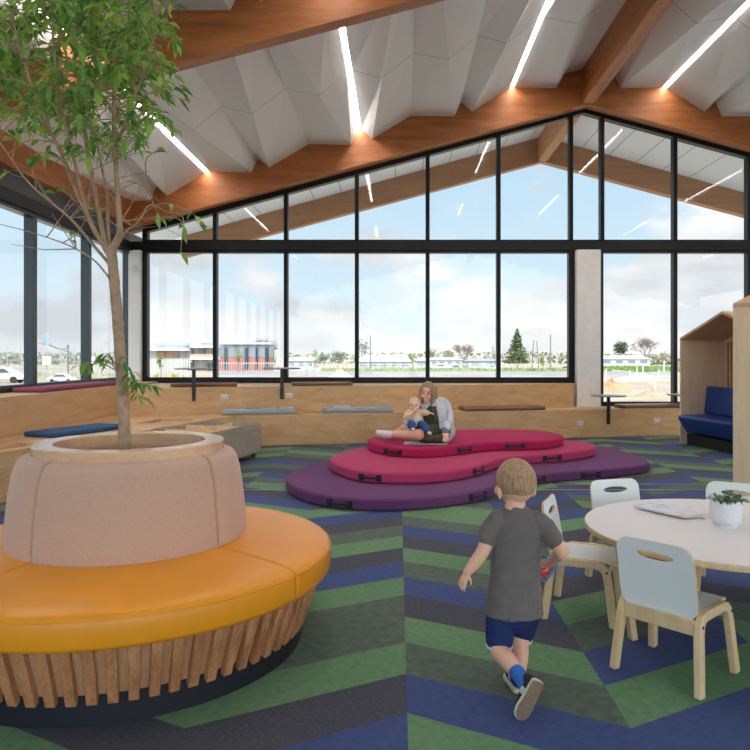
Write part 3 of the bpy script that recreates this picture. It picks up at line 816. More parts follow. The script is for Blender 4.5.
def pot_plant():
    c = PZ(726.5, 530, TBH); c.y += .07; c.x = (726.5-398)/FPX*c.y
    root = thing('potted_plant', 'white pimpled ceramic pot with a small leafy green plant on the round table', 'plant', (c.x, c.y, TBH))
    wm = mat('pot_white', (232, 230, 230), .45)
    bm = BM(); lathe(bm, [(0, .0), (.05, .0), (.052, .008), (.048, .010), (.066, .022), (.073, .04), (.0745, .07), (.0745, .128), (.072, .132), (.068, .128), (.066, .10), (0, .10)], 48)
    bmesh.ops.recalc_face_normals(bm, faces=bm.faces)
    for j in range(4):
        for k in range(16):
            a = 2*PI*(k+.5*(j % 2))/16; ball(bm, (.0745*math.cos(a), .0745*math.sin(a), .045+.023*j), .0028, 6)
    obj('pot', bm, wm, root, smooth=50)
    bm = BM(); lathe(bm, [(0, .112), (.067, .110)], 24); obj('soil', bm, mat('pot_soil', (52, 40, 30), 1), root)
    rnd = random.Random(4); bm = BM()
    for k in range(130):
        a = rnd.uniform(0, 2*PI); r = .085*math.sqrt(rnd.random()); h = .128+.035*rnd.random()*(1.2-r/.085)
        p = Vector((r*math.cos(a), r*math.sin(a), h)); leaf(bm, p, Vector((math.cos(a)*rnd.uniform(.3, 1), math.sin(a)*rnd.uniform(.3, 1), rnd.uniform(-.3, .7))), rnd.uniform(.018, .030), rnd)
    for k in range(24):
        a = rnd.uniform(0, 2*PI); r = rnd.uniform(.02, .07); tube(bm, [(r*.4*math.cos(a), r*.4*math.sin(a), .11), (r*math.cos(a), r*math.sin(a), .145)], .0012, 4)
    obj('foliage', bm, mat('small_leaf', (62, 104, 48), .5, var=.3, vscale=30), root)
def leaf(bm, p, d, ln, rnd, mi=0, wid=.42, droop=.25):
    """a folded, pointed leaf starting at p along d"""
    d = d.normalized(); s = d.cross(Vector((rnd.uniform(-.4, .4), rnd.uniform(-.4, .4), 1)))
    if s.length < .05: s = Vector((1, 0, 0))
    s.normalize(); u = s.cross(d).normalized(); g = Vector((0, 0, -1)); rows = []
    for t, w in ((0, .05), (.25, .38), (.5, .5), (.75, .34), (1, .02)):
        c = p+d*ln*t+g*ln*droop*t*t
        hw = w*wid*2*ln
        rows.append((bm.verts.new(c-s*hw*.5+u*hw*.22), bm.verts.new(c), bm.verts.new(c+s*hw*.5+u*hw*.22)))
    for a, b in zip(rows, rows[1:]):
        for k in (0, 1):
            f = bm.faces.new((a[k], a[k+1], b[k+1], b[k])); f.material_index = mi; f.smooth = True
pot_plant()

# ------------------------------------------------------------------ plywood booths
M['blue_seat'] = mat('royal_blue_leather', (16, 60, 134), .4, var=.04, bump=.06, bscale=60)
def booth(label, A, d, width, eave, ridge, depth, lip=.055):
    """A: corner of the opening, d: direction along the opening, body to the right of d"""
    d = Vector((d[0], d[1])).normalized(); nrm = Vector((-d.y, d.x))
    root = thing('reading_booth', label, 'booth', (A[0], A[1], 0), math.atan2(d.y, d.x), 'house shaped plywood booths')
    t = .035; S = 1
    inward = 1                     # local +Y is to the left of d
    for nm, x0, x1 in (('end_panel', 0, t), ('end_panel', width-t, width)):
        bm = BM(); box2(bm, (x0, 0, 0), (x1, depth, eave)); obj(nm, bm, M['ply_v'], root, bevel=.003)
    mid = width/2; sl = (ridge-eave)/mid
    for s in (0, 1):
        bm = BM(); xa, xb = (0, mid) if s == 0 else (width, mid)
        pts = [(xa, eave), (xb, ridge), (xb, ridge+t*1.05), (xa, eave+t*1.05)]
        Av = [bm.verts.new((x, 0, z)) for x, z in pts]; Bv = [bm.verts.new((x, depth, z)) for x, z in pts]
        bm.faces.new(Av); bm.faces.new(Bv[::-1])
        for k in range(4): bm.faces.new((Av[k], Bv[k], Bv[(k+1) % 4], Av[(k+1) % 4]))
        bmesh.ops.recalc_face_normals(bm, faces=bm.faces); obj('roof_panel', bm, M['booth_roof'], root)
    bm = BM(); pts = [(t, 0), (width-t, 0), (width-t, eave), (mid, ridge), (t, eave)]
    Av = [bm.verts.new((x, depth-t, z)) for x, z in pts]; Bv = [bm.verts.new((x, depth, z)) for x, z in pts]
    bm.faces.new(Av); bm.faces.new(Bv[::-1])
    for k in range(5): bm.faces.new((Av[k], Bv[k], Bv[(k+1) % 5], Av[(k+1) % 5]))
    bmesh.ops.recalc_face_normals(bm, faces=bm.faces); obj('back_panel', bm, M['ply_v'], root)
    for x in (.12, .2):
        bm = BM(); box2(bm, (x, depth-t-.012, .45), (x+.02, depth-t, eave-.02)); obj('batten', bm, M['glulam'], root)
    bm = BM(); pts = [(-lip+.14, .19), (-lip, .40), (-lip, .44), (-lip+.02, .455), (.62, .47), (.62, .16)]
    x0, x1 = t+.005, width-t-.005
    Av = [bm.verts.new((x0, y, z)) for y, z in pts]; Bv = [bm.verts.new((x1, y, z)) for y, z in pts]
    bm.faces.new(Av); bm.faces.new(Bv[::-1])
    for k in range(len(pts)): bm.faces.new((Av[k], Bv[k], Bv[(k+1) % len(pts)], Av[(k+1) % len(pts)]))
    bmesh.ops.recalc_face_normals(bm, faces=bm.faces); obj('seat', bm, M['blue_seat'], root, bevel=.015, seg=3)
    bm = BM(); box2(bm, (x0, .10, .0), (x1, .6, .16)); obj('seat_base', bm, M['black'], root)
    bm = BM(); box(bm, ((x0+x1)/2, .46, .68), (x1-x0, .12, .43), rot=Matrix.Rotation(R(-6), 3, 'X')); obj('backrest', bm, M['blue_seat'], root, bevel=.025, seg=3)
    return root
M['booth_roof'] = wood('booth_roof_ply', (198, 156, 120), (218, 178, 140), 'Y', 6, .55, 8)
booth('plywood reading booth with a gabled roof and a blue seat, below the gable window', (4.37, 10.86), (.17, -.985), 2.1, 1.606, 1.956, .78)
booth('taller plywood booth whose end panel stands behind the plant pot', (2.87+.867*1.9, 6.0+.498*1.9), (-.867, -.498), 1.9, 1.77, 2.12, .8, -.12)

# ------------------------------------------------------------------ people
def limb(bm, pts, rad, n=16, ref=None, step=None):
    """closed tapered tube with rounded ends through pts; rad: r or (r_side, r_front) per point, r_side along ref"""
    pts = [Vector(p) for p in pts]; rr = [(r, r) if isinstance(r, (int, float)) else r for r in rad]
    # resample smoothly
    if len(pts) > 2:
        c = catmull(pts, 5); q = []
        rc = catmull([Vector((a, b, 0)) for a, b in rr], 5)
        pts, rr = c, [(v.x, v.y) for v in rc]
    elif len(pts) == 2:
        pts = [pts[0].lerp(pts[1], k/4) for k in range(5)]; rr = [(rr[0][0]+(rr[1][0]-rr[0][0])*k/4, rr[0][1]+(rr[1][1]-rr[0][1])*k/4) for k in range(5)]
    d0 = (pts[1]-pts[0]).normalized(); d1 = (pts[-1]-pts[-2]).normalized()
    P0, R0 = [], []
    for a in (80, 55, 28):
        k = math.sin(R(a)); m = min(rr[0]); P0.append(pts[0]-d0*m*k); R0.append((rr[0][0]*math.cos(R(a)), rr[0][1]*math.cos(R(a))))
    P1, R1 = [], []
    for a in (28, 55, 80):
        k = math.sin(R(a)); m = min(rr[-1]); P1.append(pts[-1]+d1*m*k); R1.append((rr[-1][0]*math.cos(R(a)), rr[-1][1]*math.cos(R(a))))
    n0 = len(P0); pts = P0+pts+P1; rr = R0+rr+R1
    u = None; rings = []
    for i, p in enumerate(pts):
        j = min(max(i, n0), len(pts)-n0-1)
        d = (pts[min(j+1, len(pts)-1)]-pts[max(j-1, 0)]).normalized()
        if u is None:
            u = Vector(ref) if ref is not None else frame_for(d)[0]
        u = (u-d*u.dot(d)); u = u.normalized() if u.length > 1e-4 else frame_for(d)[0]
        v = d.cross(u)
        rings.append([bm.verts.new(p+u*math.cos(2*PI*k/n)*rr[i][0]+v*math.sin(2*PI*k/n)*rr[i][1]) for k in range(n)])
    for a, b in zip(rings, rings[1:]):
        for k in range(n): bm.faces.new((a[k], a[(k+1) % n], b[(k+1) % n], b[k]))
    bm.faces.new(rings[0][::-1]); bm.faces.new(rings[-1])
def ellipsoid(bm, c, r, rot=None, seg=24):
    Mx = Matrix.Translation(Vector(c)) @ (rot.to_4x4() if rot is not None else Matrix.Identity(4)) @ Matrix.Diagonal(Vector(r)).to_4x4()
    bmesh.ops.create_uvsphere(bm, u_segments=seg, v_segments=seg*2//3, radius=1, matrix=Mx)
def fuse(bm, voxel, smooth=3, fac=.5, name='fused'):
    """union of overlapping closed shapes as one continuous surface"""
    bmesh.ops.recalc_face_normals(bm, faces=bm.faces)
    me = mesh_of(bm, name); o = bpy.data.objects.new(name, me); tmp = bpy.data.scenes.new('workbench'); tmp.collection.objects.link(o)
    r = o.modifiers.new('r', 'REMESH'); r.mode = 'VOXEL'; r.voxel_size = voxel
    if smooth: s = o.modifiers.new('s', 'SMOOTH'); s.factor = fac; s.iterations = smooth
    with bpy.context.temp_override(scene=tmp, view_layer=tmp.view_layers[0]):
        dg = bpy.context.evaluated_depsgraph_get(); dg.update()
    out = bpy.data.meshes.new_from_object(o.evaluated_get(dg)); bpy.data.objects.remove(o); bpy.data.scenes.remove(tmp); bpy.data.meshes.remove(me)
    out.materials.clear()
    for p in out.polygons: p.use_smooth = True
    return out
def hand(bm, wrist, d, nrm, s, curl=.5, thumb=1, spread=.16):
    """palm, four fingers of unequal length and a thumb from the side of the palm. d: wrist to knuckles, nrm: palm side, s: hand length"""
    d = Vector(d).normalized(); nrm = Vector(nrm); nrm = (nrm-d*nrm.dot(d)).normalized(); side = d.cross(nrm).normalized()*thumb
    w = Vector(wrist); pl = s*.5
    limb(bm, [w, w+d*pl*.5, w+d*pl*.92], [(s*.15, s*.10), (s*.21, s*.10), (s*.21, s*.085)], 14, ref=side)
    for i, (off, ln) in enumerate(((.165, .44), (.055, .50), (-.055, .47), (-.16, .37))):
        fd = (d+side*off*spread*6*.35).normalized(); p = w+d*pl*.85+side*off*s*1.12; pts = [p]; c = 0
        for seg in range(3):
            c += curl*(.35+.25*seg); v = fd*math.cos(c)+nrm*math.sin(c); pts.append(pts[-1]+v*ln*s*(.44, .32, .26)[seg])
        limb(bm, pts, [s*.052, s*.050, s*.046, s*.040], 10)
    p = w+d*pl*.22+side*s*.15; v1 = (d*.62+side*.72+nrm*.3).normalized(); v2 = (d*.9+side*.25+nrm*.35).normalized()
    limb(bm, [p, p+v1*s*.22, p+v1*s*.22+v2*s*.2], [s*.07, s*.058, s*.046], 10)
def paint(me, spots):
    """material of small face regions: (centre, radii, index)"""
    for p in me.polygons:
        c = p.center
        for q, r, i in spots:
            d = c-q
            if (d.x/r[0])**2+(d.y/r[1])**2+(d.z/r[2])**2 < 1: p.material_index = i
M['skin'] = mat('skin', (238, 184, 154), .55, var=.04, vscale=20, sub=.12)
M['skin_baby'] = mat('skin_fair', (238, 190, 166), .55, var=.03, vscale=20, sub=.12)
M['eye'] = mat('eye_dark', (44, 34, 32), .3); M['lip'] = mat('lips', (190, 96, 92), .5); M['tooth'] = mat('teeth', (240, 236, 230), .4); M['brow'] = mat('brows', (130, 96, 72), .8)
M['tee'] = mat('charcoal_tee', (112, 103, 99), .95, var=.08, vscale=14, bump=.35, bscale=26, sheen=.1)
M['navy'] = mat('navy_jersey', (22, 42, 92), .9, var=.10, vscale=14, bump=.4, bscale=30)
M['hem'] = mat('white_hem', (214, 214, 216), .9)
M['hair_boy'] = wood('sandy_hair', (142, 108, 80), (200, 162, 126), 'Z', 60, .55, 7)
M['sock'] = mat('blue_sock', (52, 110, 190), .9, bump=.3)
M['shoe_up'] = mat('shoe_canvas_black', (40, 38, 40), .8, var=.1); M['shoe_white'] = mat('shoe_white', (206, 200, 190), .7)
M['sole'] = mat('shoe_sole_tan', (128, 106, 84), .75, var=.12, vscale=30, bump=.6, bscale=120)

def shoe_parts(root, Mx, up_m):
    """sneaker: heel at origin, toe along +Y, sole down"""
    out = [(0, .020), (.02, .026), (.05, .027), (.08, .029), (.105, .032), (.13, .031), (.148, .022), (.156, .010)]
    pts = [(w, y) for y, w in out]+[(-w, y) for y, w in out[::-1]]; pts = [(x, y) for x, y, _ in catmull([(x, y, 0) for x, y in pts], 3, True)]
    bm = BM(); prism(bm, pts, .004, .020); bmesh.ops.transform(bm, matrix=Mx, verts=bm.verts)
    so = obj('shoe_sole', bm, M['shoe_white'], root, bevel=.003)
    bm = BM(); prism(bm, [(x*.94, .078+(y-.078)*.96) for x, y in pts], 0, .0045); bmesh.ops.transform(bm, matrix=Mx, verts=bm.verts)
    obj('tread', bm, M['sole'], so)
    bm = BM()
    limb(bm, [(0, .025, .045), (0, .06, .043), (0, .10, .033), (0, .130, .026)], [(.024, .030), (.026, .028), (.027, .018), (.024, .013)], 16, ref=(1, 0, 0))
    limb(bm, [(0, .03, .04), (0, .032, .070)], [.024, .027], 16)
    bmesh.ops.transform(bm, matrix=Mx, verts=bm.verts)
    me = fuse(bm, .0028, 3); me.materials.append(up_m); me.materials.append(M['shoe_white'])
    inv = Mx.inverted()
    for p in me.polygons:
        c = inv @ p.center
        if c.y > .128 or (.05 < c.y < .075 and abs(c.x) > .015): p.material_index = 1
    u = obj('shoe_upper', me, up_m, root)
    bm = BM()
    for k in range(4):
        y = .062+.014*k; z = .068-.011*k; tube(bm, [(-.018, y, z-.006), (0, y, z+.003), (.018, y, z-.006)], .0022, 6)
    bmesh.ops.transform(bm, matrix=Mx, verts=bm.verts); obj('laces', bm, M['shoe_white'], u)
def axes(o, x, y, z):
    m = Matrix((x, y, z)).transposed().to_4x4(); m.translation = o; return m
def hair_shell(c, r, keep, rot, amp=.05, seg=56, fr=26):
    bm = BM(); bmesh.ops.create_uvsphere(bm, u_segments=seg, v_segments=seg*2//3, radius=1)
    for v in bm.verts:
        p = v.co.copy(); k = keep(p)
        s = 1+amp*(noise.noise(p*fr*.12)+.5*noise.noise(p*fr*.4)) if k >= 0 else 1
        f = max(.86, .965+k*1.1) if k < 0 else min(1, .965+k*.14)
        v.co = Vector((p.x*r[0], p.y*r[1], p.z*r[2]))*s*f
    Mx = Matrix.Translation(Vector(c)) @ rot.to_4x4(); bmesh.ops.transform(bm, matrix=Mx, verts=bm.verts); return bm

def boy():
    base = Vector((.475, 2.84, 0))
    root = thing('person', 'toddler boy running in a grey t-shirt and navy shorts, seen from behind, holding a book', 'person', base)
    B = lambda x, y, Y: P(x, y, Y)-base
    head = B(516, 481.5, 2.875); hr = Matrix.Rotation(R(20), 3, 'Z') @ Matrix.Rotation(R(-6), 3, 'X')
    bm = BM()
    ellipsoid(bm, head, (.074, .088, .089), hr, 32)                                   # skull
    limb(bm, [head+hr @ Vector((0, .028, -.035)), head+hr @ Vector((0, .05, -.068))], [(.058, .05), (.036, .03)], 16, ref=hr @ Vector((1, 0, 0)))   # jaw
    ellipsoid(bm, head+hr @ Vector((0, .092, -.022)), (.009, .012, .011), hr, 12)     # nose
    for s in (-1, 1):
        ellipsoid(bm, head+hr @ Vector((s*.046, .062, -.038)), (.022, .02, .022), hr, 12)
        e = head+hr @ Vector((s*.076, .002, -.044))
        er = hr @ Matrix.Rotation(R(s*28), 3, 'Z')
        ellipsoid(bm, e, (.009, .017, .025), er, 14); ellipsoid(bm, e+er @ Vector((s*.006, -.004, .004)), (.006, .012, .019), er, 12)
    limb(bm, [B(515.5, 496, 2.865), B(515, 516, 2.86)], [(.040, .038), (.044, .042)], 18, ref=(1, 0, 0))
    limb(bm, [B(515, 516, 2.86), B(516, 532, 2.86), B(515, 570, 2.86), B(514, 604, 2.865)], [(.050, .032), (.078, .050), (.076, .054), (.080, .058)], 22, ref=(1, 0, 0))
    # arms
    wl = B(467.5, 572, 2.835)
    limb(bm, [B(496, 521, 2.86), B(489, 538, 2.85), B(482, 553, 2.835), B(475, 563, 2.835), wl], [.034, .031, .0275, .026, .0185])
    hand(bm, wl, B(463.3, 581, 2.835)-wl, (.6, .55, -.1), .088, .35, thumb=1)
    wr = B(549, 563, 2.965)
    limb(bm, [B(540, 521, 2.86), B(553, 538, 2.845), B(561.5, 551.5, 2.83), B(558, 556, 2.88), wr], [.034, .031, .029, .027, .019])
    hand(bm, wr, Vector((-.55, .72, -.25)), (-.6, -.5, -.1), .085, .85, thumb=-1)
    # legs
    limb(bm, [B(505, 602, 2.86), B(501, 628, 2.845), B(499, 648, 2.82), B(509, 662, 2.755), B(518, 673.5, 2.70), B(524.5, 682, 2.655)], [.046, .046, .038, .0355, .027, .0235])
    limb(bm, [B(525, 602, 2.875), B(523, 625, 2.95), B(520, 643, 2.935), B(520, 658, 2.885), B(519.5, 670, 2.865), B(519, 683, 2.855)], [.048, .047, .038, .035, .027, .024])
    me = fuse(bm, .003, 4); me.materials.append(M['skin']); me.materials.append(M['eye']); me.materials.append(M['lip'])
    F = lambda x, y, z: head+hr @ Vector((x, y, z))
    paint(me, [(F(.028, .083, .0), (.010, .02, .007), 1), (F(-.028, .083, .0), (.010, .02, .007), 1), (F(0, .09, -.058), (.018, .02, .006), 2)])
    root_body = obj('body', me, M['skin'], root)
    # hair: short crop, hairline low at the nape
    def keep(p):
        # p on unit sphere in head axes: +y face
        line = -.52 if p.y < -.1 else (-.25 if p.y < .25 else .30)
        if p.y < -.1: line = -.56+.10*abs(p.x)
        elif p.y < .25: line = -.50+(p.y+.1)*1.0
        elif p.y < .6: line = -.15+(p.y-.25)*1.6
        else: line = .45
        return p.z-line
    bm = hair_shell(head, (.0805, .0945, .0955), keep, hr, .022)
    obj('hair', bm, M['hair_boy'], root, smooth=80)
    # t-shirt
    bm = BM()
    limb(bm, [B(515.5, 517.5, 2.858), B(516, 525, 2.86), B(516.5, 545, 2.862), B(515.5, 572, 2.862), B(514.3, 596, 2.866), B(514, 622, 2.868)], [(.078, .052), (.098, .068), (.0985, .078), (.102, .084), (.113, .091), (.121, .097)], 28, ref=(1, 0, 0))
    limb(bm, [B(498, 521, 2.86), B(491, 531, 2.855), B(487.3, 537.5, 2.85)], [.045, .0435, .0415], 18)
    limb(bm, [B(538, 521, 2.86), B(549, 533, 2.85), B(554.5, 541, 2.842)], [.044, .042, .0395], 18)
    limb(bm, [B(515.3, 511.5, 2.861), B(515.5, 517, 2.86)], [(.047, .045), (.066, .054)], 20, ref=(1, 0, 0))
    me = fuse(bm, .0035, 10)
    zh = B(514, 612.5, 2.868).z
    for v in me.vertices:
        if v.co.z < zh: v.co.z = zh
    # soft creases
    nrms = [v.normal.copy() for v in me.vertices]
    for v, nrm in zip(me.vertices, nrms):
        p = v.co
        a = .0045*noise.noise(Vector((p.x*18+p.z*12, p.y*10, p.z*11-p.x*6)))+.003*noise.noise(Vector((p.x*30-p.z*22, p.y*14, p.z*30)))
        v.co = p+nrm*a
    me.materials.append(M['tee']); obj('t_shirt', me, M['tee'], root)
    bm = BM(); cx = B(515.3, 511.8, 2.861); pts = [cx+Vector((.0465*math.cos(2*PI*k/28), .0445*math.sin(2*PI*k/28), .004*math.sin(2*PI*k/28)-.002)) for k in range(29)]
    tube(bm, pts, .006, 8); obj('neckband', bm, M['tee'], root, smooth=70)
    # shorts
    bm = BM()
    limb(bm, [B(514, 598, 2.867), B(514, 612, 2.868)], [(.103, .083), (.100, .082)], 24, ref=(1, 0, 0))
    limb(bm, [B(502, 606, 2.862), B(500, 625, 2.852), B(499.5, 641, 2.842)], [(.062, .064), (.060, .060), (.056, .056)], 20, ref=(1, 0, 0))
    limb(bm, [B(528, 606, 2.875), B(525, 620, 2.925), B(521.5, 633, 2.965)], [.062, .057, .052], 20)
    me = fuse(bm, .0035, 3); me.materials.append(M['navy']); me.materials.append(M['hem'])
    sh = obj('shorts', me, M['navy'], root)
    bm = BM()
    for c, ax, r in ((B(499.2, 645.4, 2.838), Vector((0, .03, -1)), .0505), (B(520.4, 637.5, 2.975), Vector((-.08, .35, -.8)), .046)):
        u, v = frame_for(ax); tube(bm, [c+(u*math.cos(2*PI*k/24)+v*math.sin(2*PI*k/24))*r for k in range(25)], .005, 6); 
        o = obj('hem', bm, M['hem'], sh, smooth=70); bm = BM()
    bm.free()
    # socks and shoes
    bm = BM(); limb(bm, [B(516.5, 672, 2.707), B(521, 678, 2.678), B(526, 685, 2.65)], [.031, .030, .031], 16); obj('sock', bm, M['sock'], root, smooth=80)
    bm = BM(); limb(bm, [B(519.5, 674, 2.862), B(519, 686, 2.856)], [.029, .029], 16); obj('sock', bm, M['shoe_white'], root, smooth=80)
    heel = B(538, 682, 2.600); toe = B(517.5, 721.5, 2.585)
    f = (toe-heel).normalized(); up = Vector((-.22, .95, .12)); up = (up-f*up.dot(f)).normalized(); x = f.cross(up)
    shoe_parts(root, axes(heel-up*.008-f*.005, x, f, up), M['shoe_up'])
    hb = PZ(520.0, 694.5, 0)-base; f = Vector((-.14, 1, 0)).normalized(); up = Vector((0, 0, 1))
    shoe_parts(root, axes(Vector((hb.x, hb.y, .001)), f.cross(up), f, up), M['shoe_up'])
    # the book in his hand stays a thing of its own
    c = P(543.5, 568.5, 3.03)
    bk = thing('picture_book', 'small bright blue and red picture book held in front of the running boy', 'book', c)
    rm = Matrix.Rotation(R(-12), 4, 'Z') @ Matrix.Rotation(R(33), 4, 'Y') @ Matrix.Rotation(R(10), 4, 'X')
    bk.rotation_euler = rm.to_euler()
    bm = BM(); box(bm, (0, .0, 0), (.080, .007, .098)); obj('pages', bm, M['white'], bk)
    teal = mat('book_teal', (30, 150, 186), .4)
    for s in (-1, 1):
        bm = BM(); box(bm, (0, s*.0045, 0), (.086, .0015, .104)); cv = obj('cover', bm, teal, bk)
        bm = BM(); box(bm, (0, s*.0055, 0), (.066, .0008, .082)); obj('cover_picture', bm, art('cover_red', [(210, 50, 60), (226, 90, 90), (190, 40, 60), (230, 150, 140)], 60, 2), cv)
boy()

def woman():
    base = P(432, 441.5, 8.3); base.z = MAT_TOP
    root = thing('person', 'woman in a pale denim jacket sitting on the magenta mat holding a baby', 'person', base)
    B = lambda x, y, Y: P(x, y, Y)-base
    def seat_clip(me):
        for v in me.vertices:
            if v.co.z < .001: v.co.z = .001
    head = B(427.3, 392.2, 8.27); hr = Matrix.Rotation(R(163), 3, 'Z') @ Matrix.Rotation(R(-16), 3, 'X') @ Matrix.Rotation(R(-8), 3, 'Y')
    F = lambda x, y, z: head+hr @ Vector((x, y, z))
    ax = lambda v: hr @ Vector(v)
    bm = BM()
    ellipsoid(bm, F(0, -.01, .02), (.075, .094, .098), hr, 28)
    limb(bm, [F(0, .025, -.03), F(0, .05, -.085)], [(.062, .055), (.036, .032)], 16, ref=ax((1, 0, 0)))
    limb(bm, [F(0, .085, .01), F(0, .105, -.022)], [.009, .014], 10)
    for s in (-1, 1): ellipsoid(bm, F(s*.038, .064, -.035), (.026, .024, .024), hr, 12)
    limb(bm, [F(0, -.005, -.07), B(432.5, 405.5, 8.33)], [(.052, .05), (.058, .055)], 16)
    limb(bm, [B(433.5, 404, 8.33), B(435, 412, 8.33), B(437, 424, 8.36), B(439, 433, 8.38)], [(.10, .055), (.125, .075), (.11, .085), (.15, .12)], 22, ref=(1, 0, .1))
    # arm on the mat with the hand on the open book
    w1 = B(444.6, 431.5, 8.12)
    limb(bm, [B(445.5, 405.5, 8.36), B(448.5, 415, 8.32), B(449, 421.5, 8.25), B(446.5, 427, 8.18), w1], [.048, .042, .038, .036, .027])
    hand(bm, w1, Vector((.01, -.12, -.115)), (0, .6, -.8), .17, .25, thumb=1)
    # arm round the baby
    w2 = B(412.5, 425.0, 8.06)
    limb(bm, [B(425.5, 406.5, 8.30), B(414, 415, 8.28), B(407.8, 421.5, 8.2), B(409.5, 424, 8.12), w2], [.048, .042, .038, .036, .028])
    hand(bm, w2, Vector((1, -.15, .25)), (0, 1, .1), .16, .5, thumb=1)
    # legs folded to the side
    limb(bm, [B(437, 434, 8.33), B(427, 435, 8.13), B(417.5, 434.5, 7.97)], [.10, .088, .062])
    limb(bm, [B(417.5, 435, 7.97), B(410, 434.5, 8.03), B(400, 434.5, 8.13), B(393, 434.5, 8.22)], [.058, .058, .045, .034])
    limb(bm, [B(436, 433, 8.42), B(418, 430, 8.45), B(404, 429.5, 8.40)], [.10, .085, .062])
    limb(bm, [B(404, 430, 8.40), B(398, 433.5, 8.42), B(391, 436.5, 8.50)], [.06, .054, .036])
    limb(bm, [B(394, 434.7, 8.22), B(386, 434.5, 8.26), B(378.5, 432.8, 8.28)], [.040, .040, .030])
    limb(bm, [B(391, 436.5, 8.50), B(383, 435.8, 8.52), B(379, 435.2, 8.54)], [.038, .036, .028])
    me = fuse(bm, .006, 3); seat_clip(me)
    for m in ('skin', 'eye', 'lip', 'tooth', 'brow'): me.materials.append(M[m])
    paint(me, [(F(s*.030, .082, .012), (.012, .016, .0065), 1) for s in (-1, 1)]+[(F(s*.031, .085, .036), (.020, .02, .005), 4) for s in (-1, 1)]
          + [(F(0, .078, -.058), (.022, .024, .009), 2), (F(0, .078, -.057), (.019, .03, .006), 3)])
    obj('body', me, M['skin'], root)
    # long hair
    hm = mat('ash_blonde_hair', (164, 132, 100), .5, var=.25, vscale=30, bump=.7, bscale=90)
    bm = BM()
    def keep(p):
        line = -.75 if p.y < .1 else -.2+(p.y-.1)*1.35
        return p.z-line
    hs = hair_shell(F(0, -.012, .022), (.081, .104, .107), keep, hr, .03)
    tmp = mesh_of(hs, 'hs'); bm.from_mesh(tmp); bpy.data.meshes.remove(tmp)
    rnd = random.Random(2)
    for s in (-1, 1):
        for k in range(7):
            a = k/6
            p0 = F(s*(.055+.010*a), .05-.11*a, .055-.01*a); p1 = F(s*(.072+.006*a), .035-.12*a, -.03); p2 = F(s*(.074), .03-.11*a, -.12)
            tail = Vector((p2.x+rnd.uniform(-.015, .015), p2.y-.02+rnd.uniform(-.01, .01), p2.z-(.15 if s > 0 else .05)+rnd.uniform(-.02, .02)))
            limb(bm, [p0, p1, p2, tail], [.018, .022, .020, .010], 10)
    for k in range(6):
        x = -.07+.028*k; limb(bm, [F(x, -.085, .03), F(x*1.1, -.10, -.06), F(x*1.15, -.085, -.17)], [.028, .03, .02], 10)
    for pl in ([(422.6, 386, 8.27), (420, 394, 8.27), (419.6, 403, 8.24), (420.6, 411, 8.2)], [(422, 391, 8.25), (420.4, 399, 8.22), (421.2, 408, 8.18)], [(433, 387, 8.28), (435.6, 394, 8.30), (437, 399, 8.32)]):
        limb(bm, [B(*w) for w in pl], [.016, .022, .020, .010][:len(pl)-1]+[.010], 10)
    me = fuse(bm, .0055, 1); me.materials.append(hm); obj('hair', me, hm, root)
    # dark floral dress
    dm = art('dress_print', [(40, 42, 32), (70, 70, 52), (52, 54, 40), (128, 120, 90)], 34, 1); dm.node_tree.nodes['Principled BSDF'].inputs['Roughness'].default_value = .9
    bm = BM()
    limb(bm, [B(431.5, 412.5, 8.29), B(432, 416, 8.27), B(434, 424, 8.30), B(437, 433, 8.34)], [(.085, .10), (.12, .115), (.14, .125), (.17, .15)], 22, ref=(1, 0, .1))
    limb(bm, [B(438, 433, 8.34), B(429, 433.5, 8.17), B(422, 435, 8.04)], [.125, .112, .085])
    limb(bm, [B(437, 432, 8.42), B(424, 430.5, 8.44), B(413, 429.5, 8.42)], [.125, .11, .085])
    limb(bm, [B(430, 436, 8.2), B(426, 438.5, 8.0), B(434, 439, 8.0), B(444, 438, 8.15)], [.07, .045, .045, .06])
    me = fuse(bm, .007, 3); seat_clip(me); me.materials.append(dm); obj('dress', me, dm, root)
    # denim jacket
    jm = mat('pale_denim', (202, 208, 214), .9, var=.16, vscale=24, bump=.5, bscale=60)
    bm = BM()
    limb(bm, [B(435.5, 405, 8.36), B(437.5, 412, 8.37), B(439.5, 423, 8.41), B(442, 433, 8.43)], [(.165, .088), (.178, .11), (.158, .118), (.168, .128)], 24, ref=(1, 0, .1))
    limb(bm, [B(441, 406, 8.27), B(441, 414, 8.22), B(441.5, 424, 8.23), B(442, 433, 8.25)], [(.055, .04), (.068, .05), (.07, .05), (.062, .05)], 14, ref=(1, 0, 0))
    limb(bm, [B(444.5, 405.5, 8.36), B(448.3, 414.5, 8.33), B(449, 421.5, 8.26), B(446.6, 427, 8.19), B(445, 430.8, 8.135)], [.072, .064, .057, .050, .044], 18)
    limb(bm, [B(426.5, 407, 8.31), B(415, 414.5, 8.30), B(408.0, 420.5, 8.22), B(408.8, 423, 8.16)], [.070, .060, .055, .050], 18)
    me = fuse(bm, .006, 3); seat_clip(me)
    nrms = [v.normal.copy() for v in me.vertices]
    for v, nrm in zip(me.vertices, nrms): v.co += nrm*.004*noise.noise(v.co*22)
    me.materials.append(jm); j = obj('jacket', me, jm, root)
    dk = mat('denim_seam', (120, 128, 140), .9)
    bm = BM(); limb(bm, [B(445.0, 430.6, 8.14), B(444.8, 431.4, 8.125)], [.047, .047], 14); obj('cuff', bm, dk, j, smooth=80)
    bm = BM(); limb(bm, [B(433.2, 405.2, 8.245), B(437.2, 404.3, 8.27), B(441, 404.0, 8.33)], [.018, .022, .018], 10); obj('collar', bm, jm, j, smooth=80)
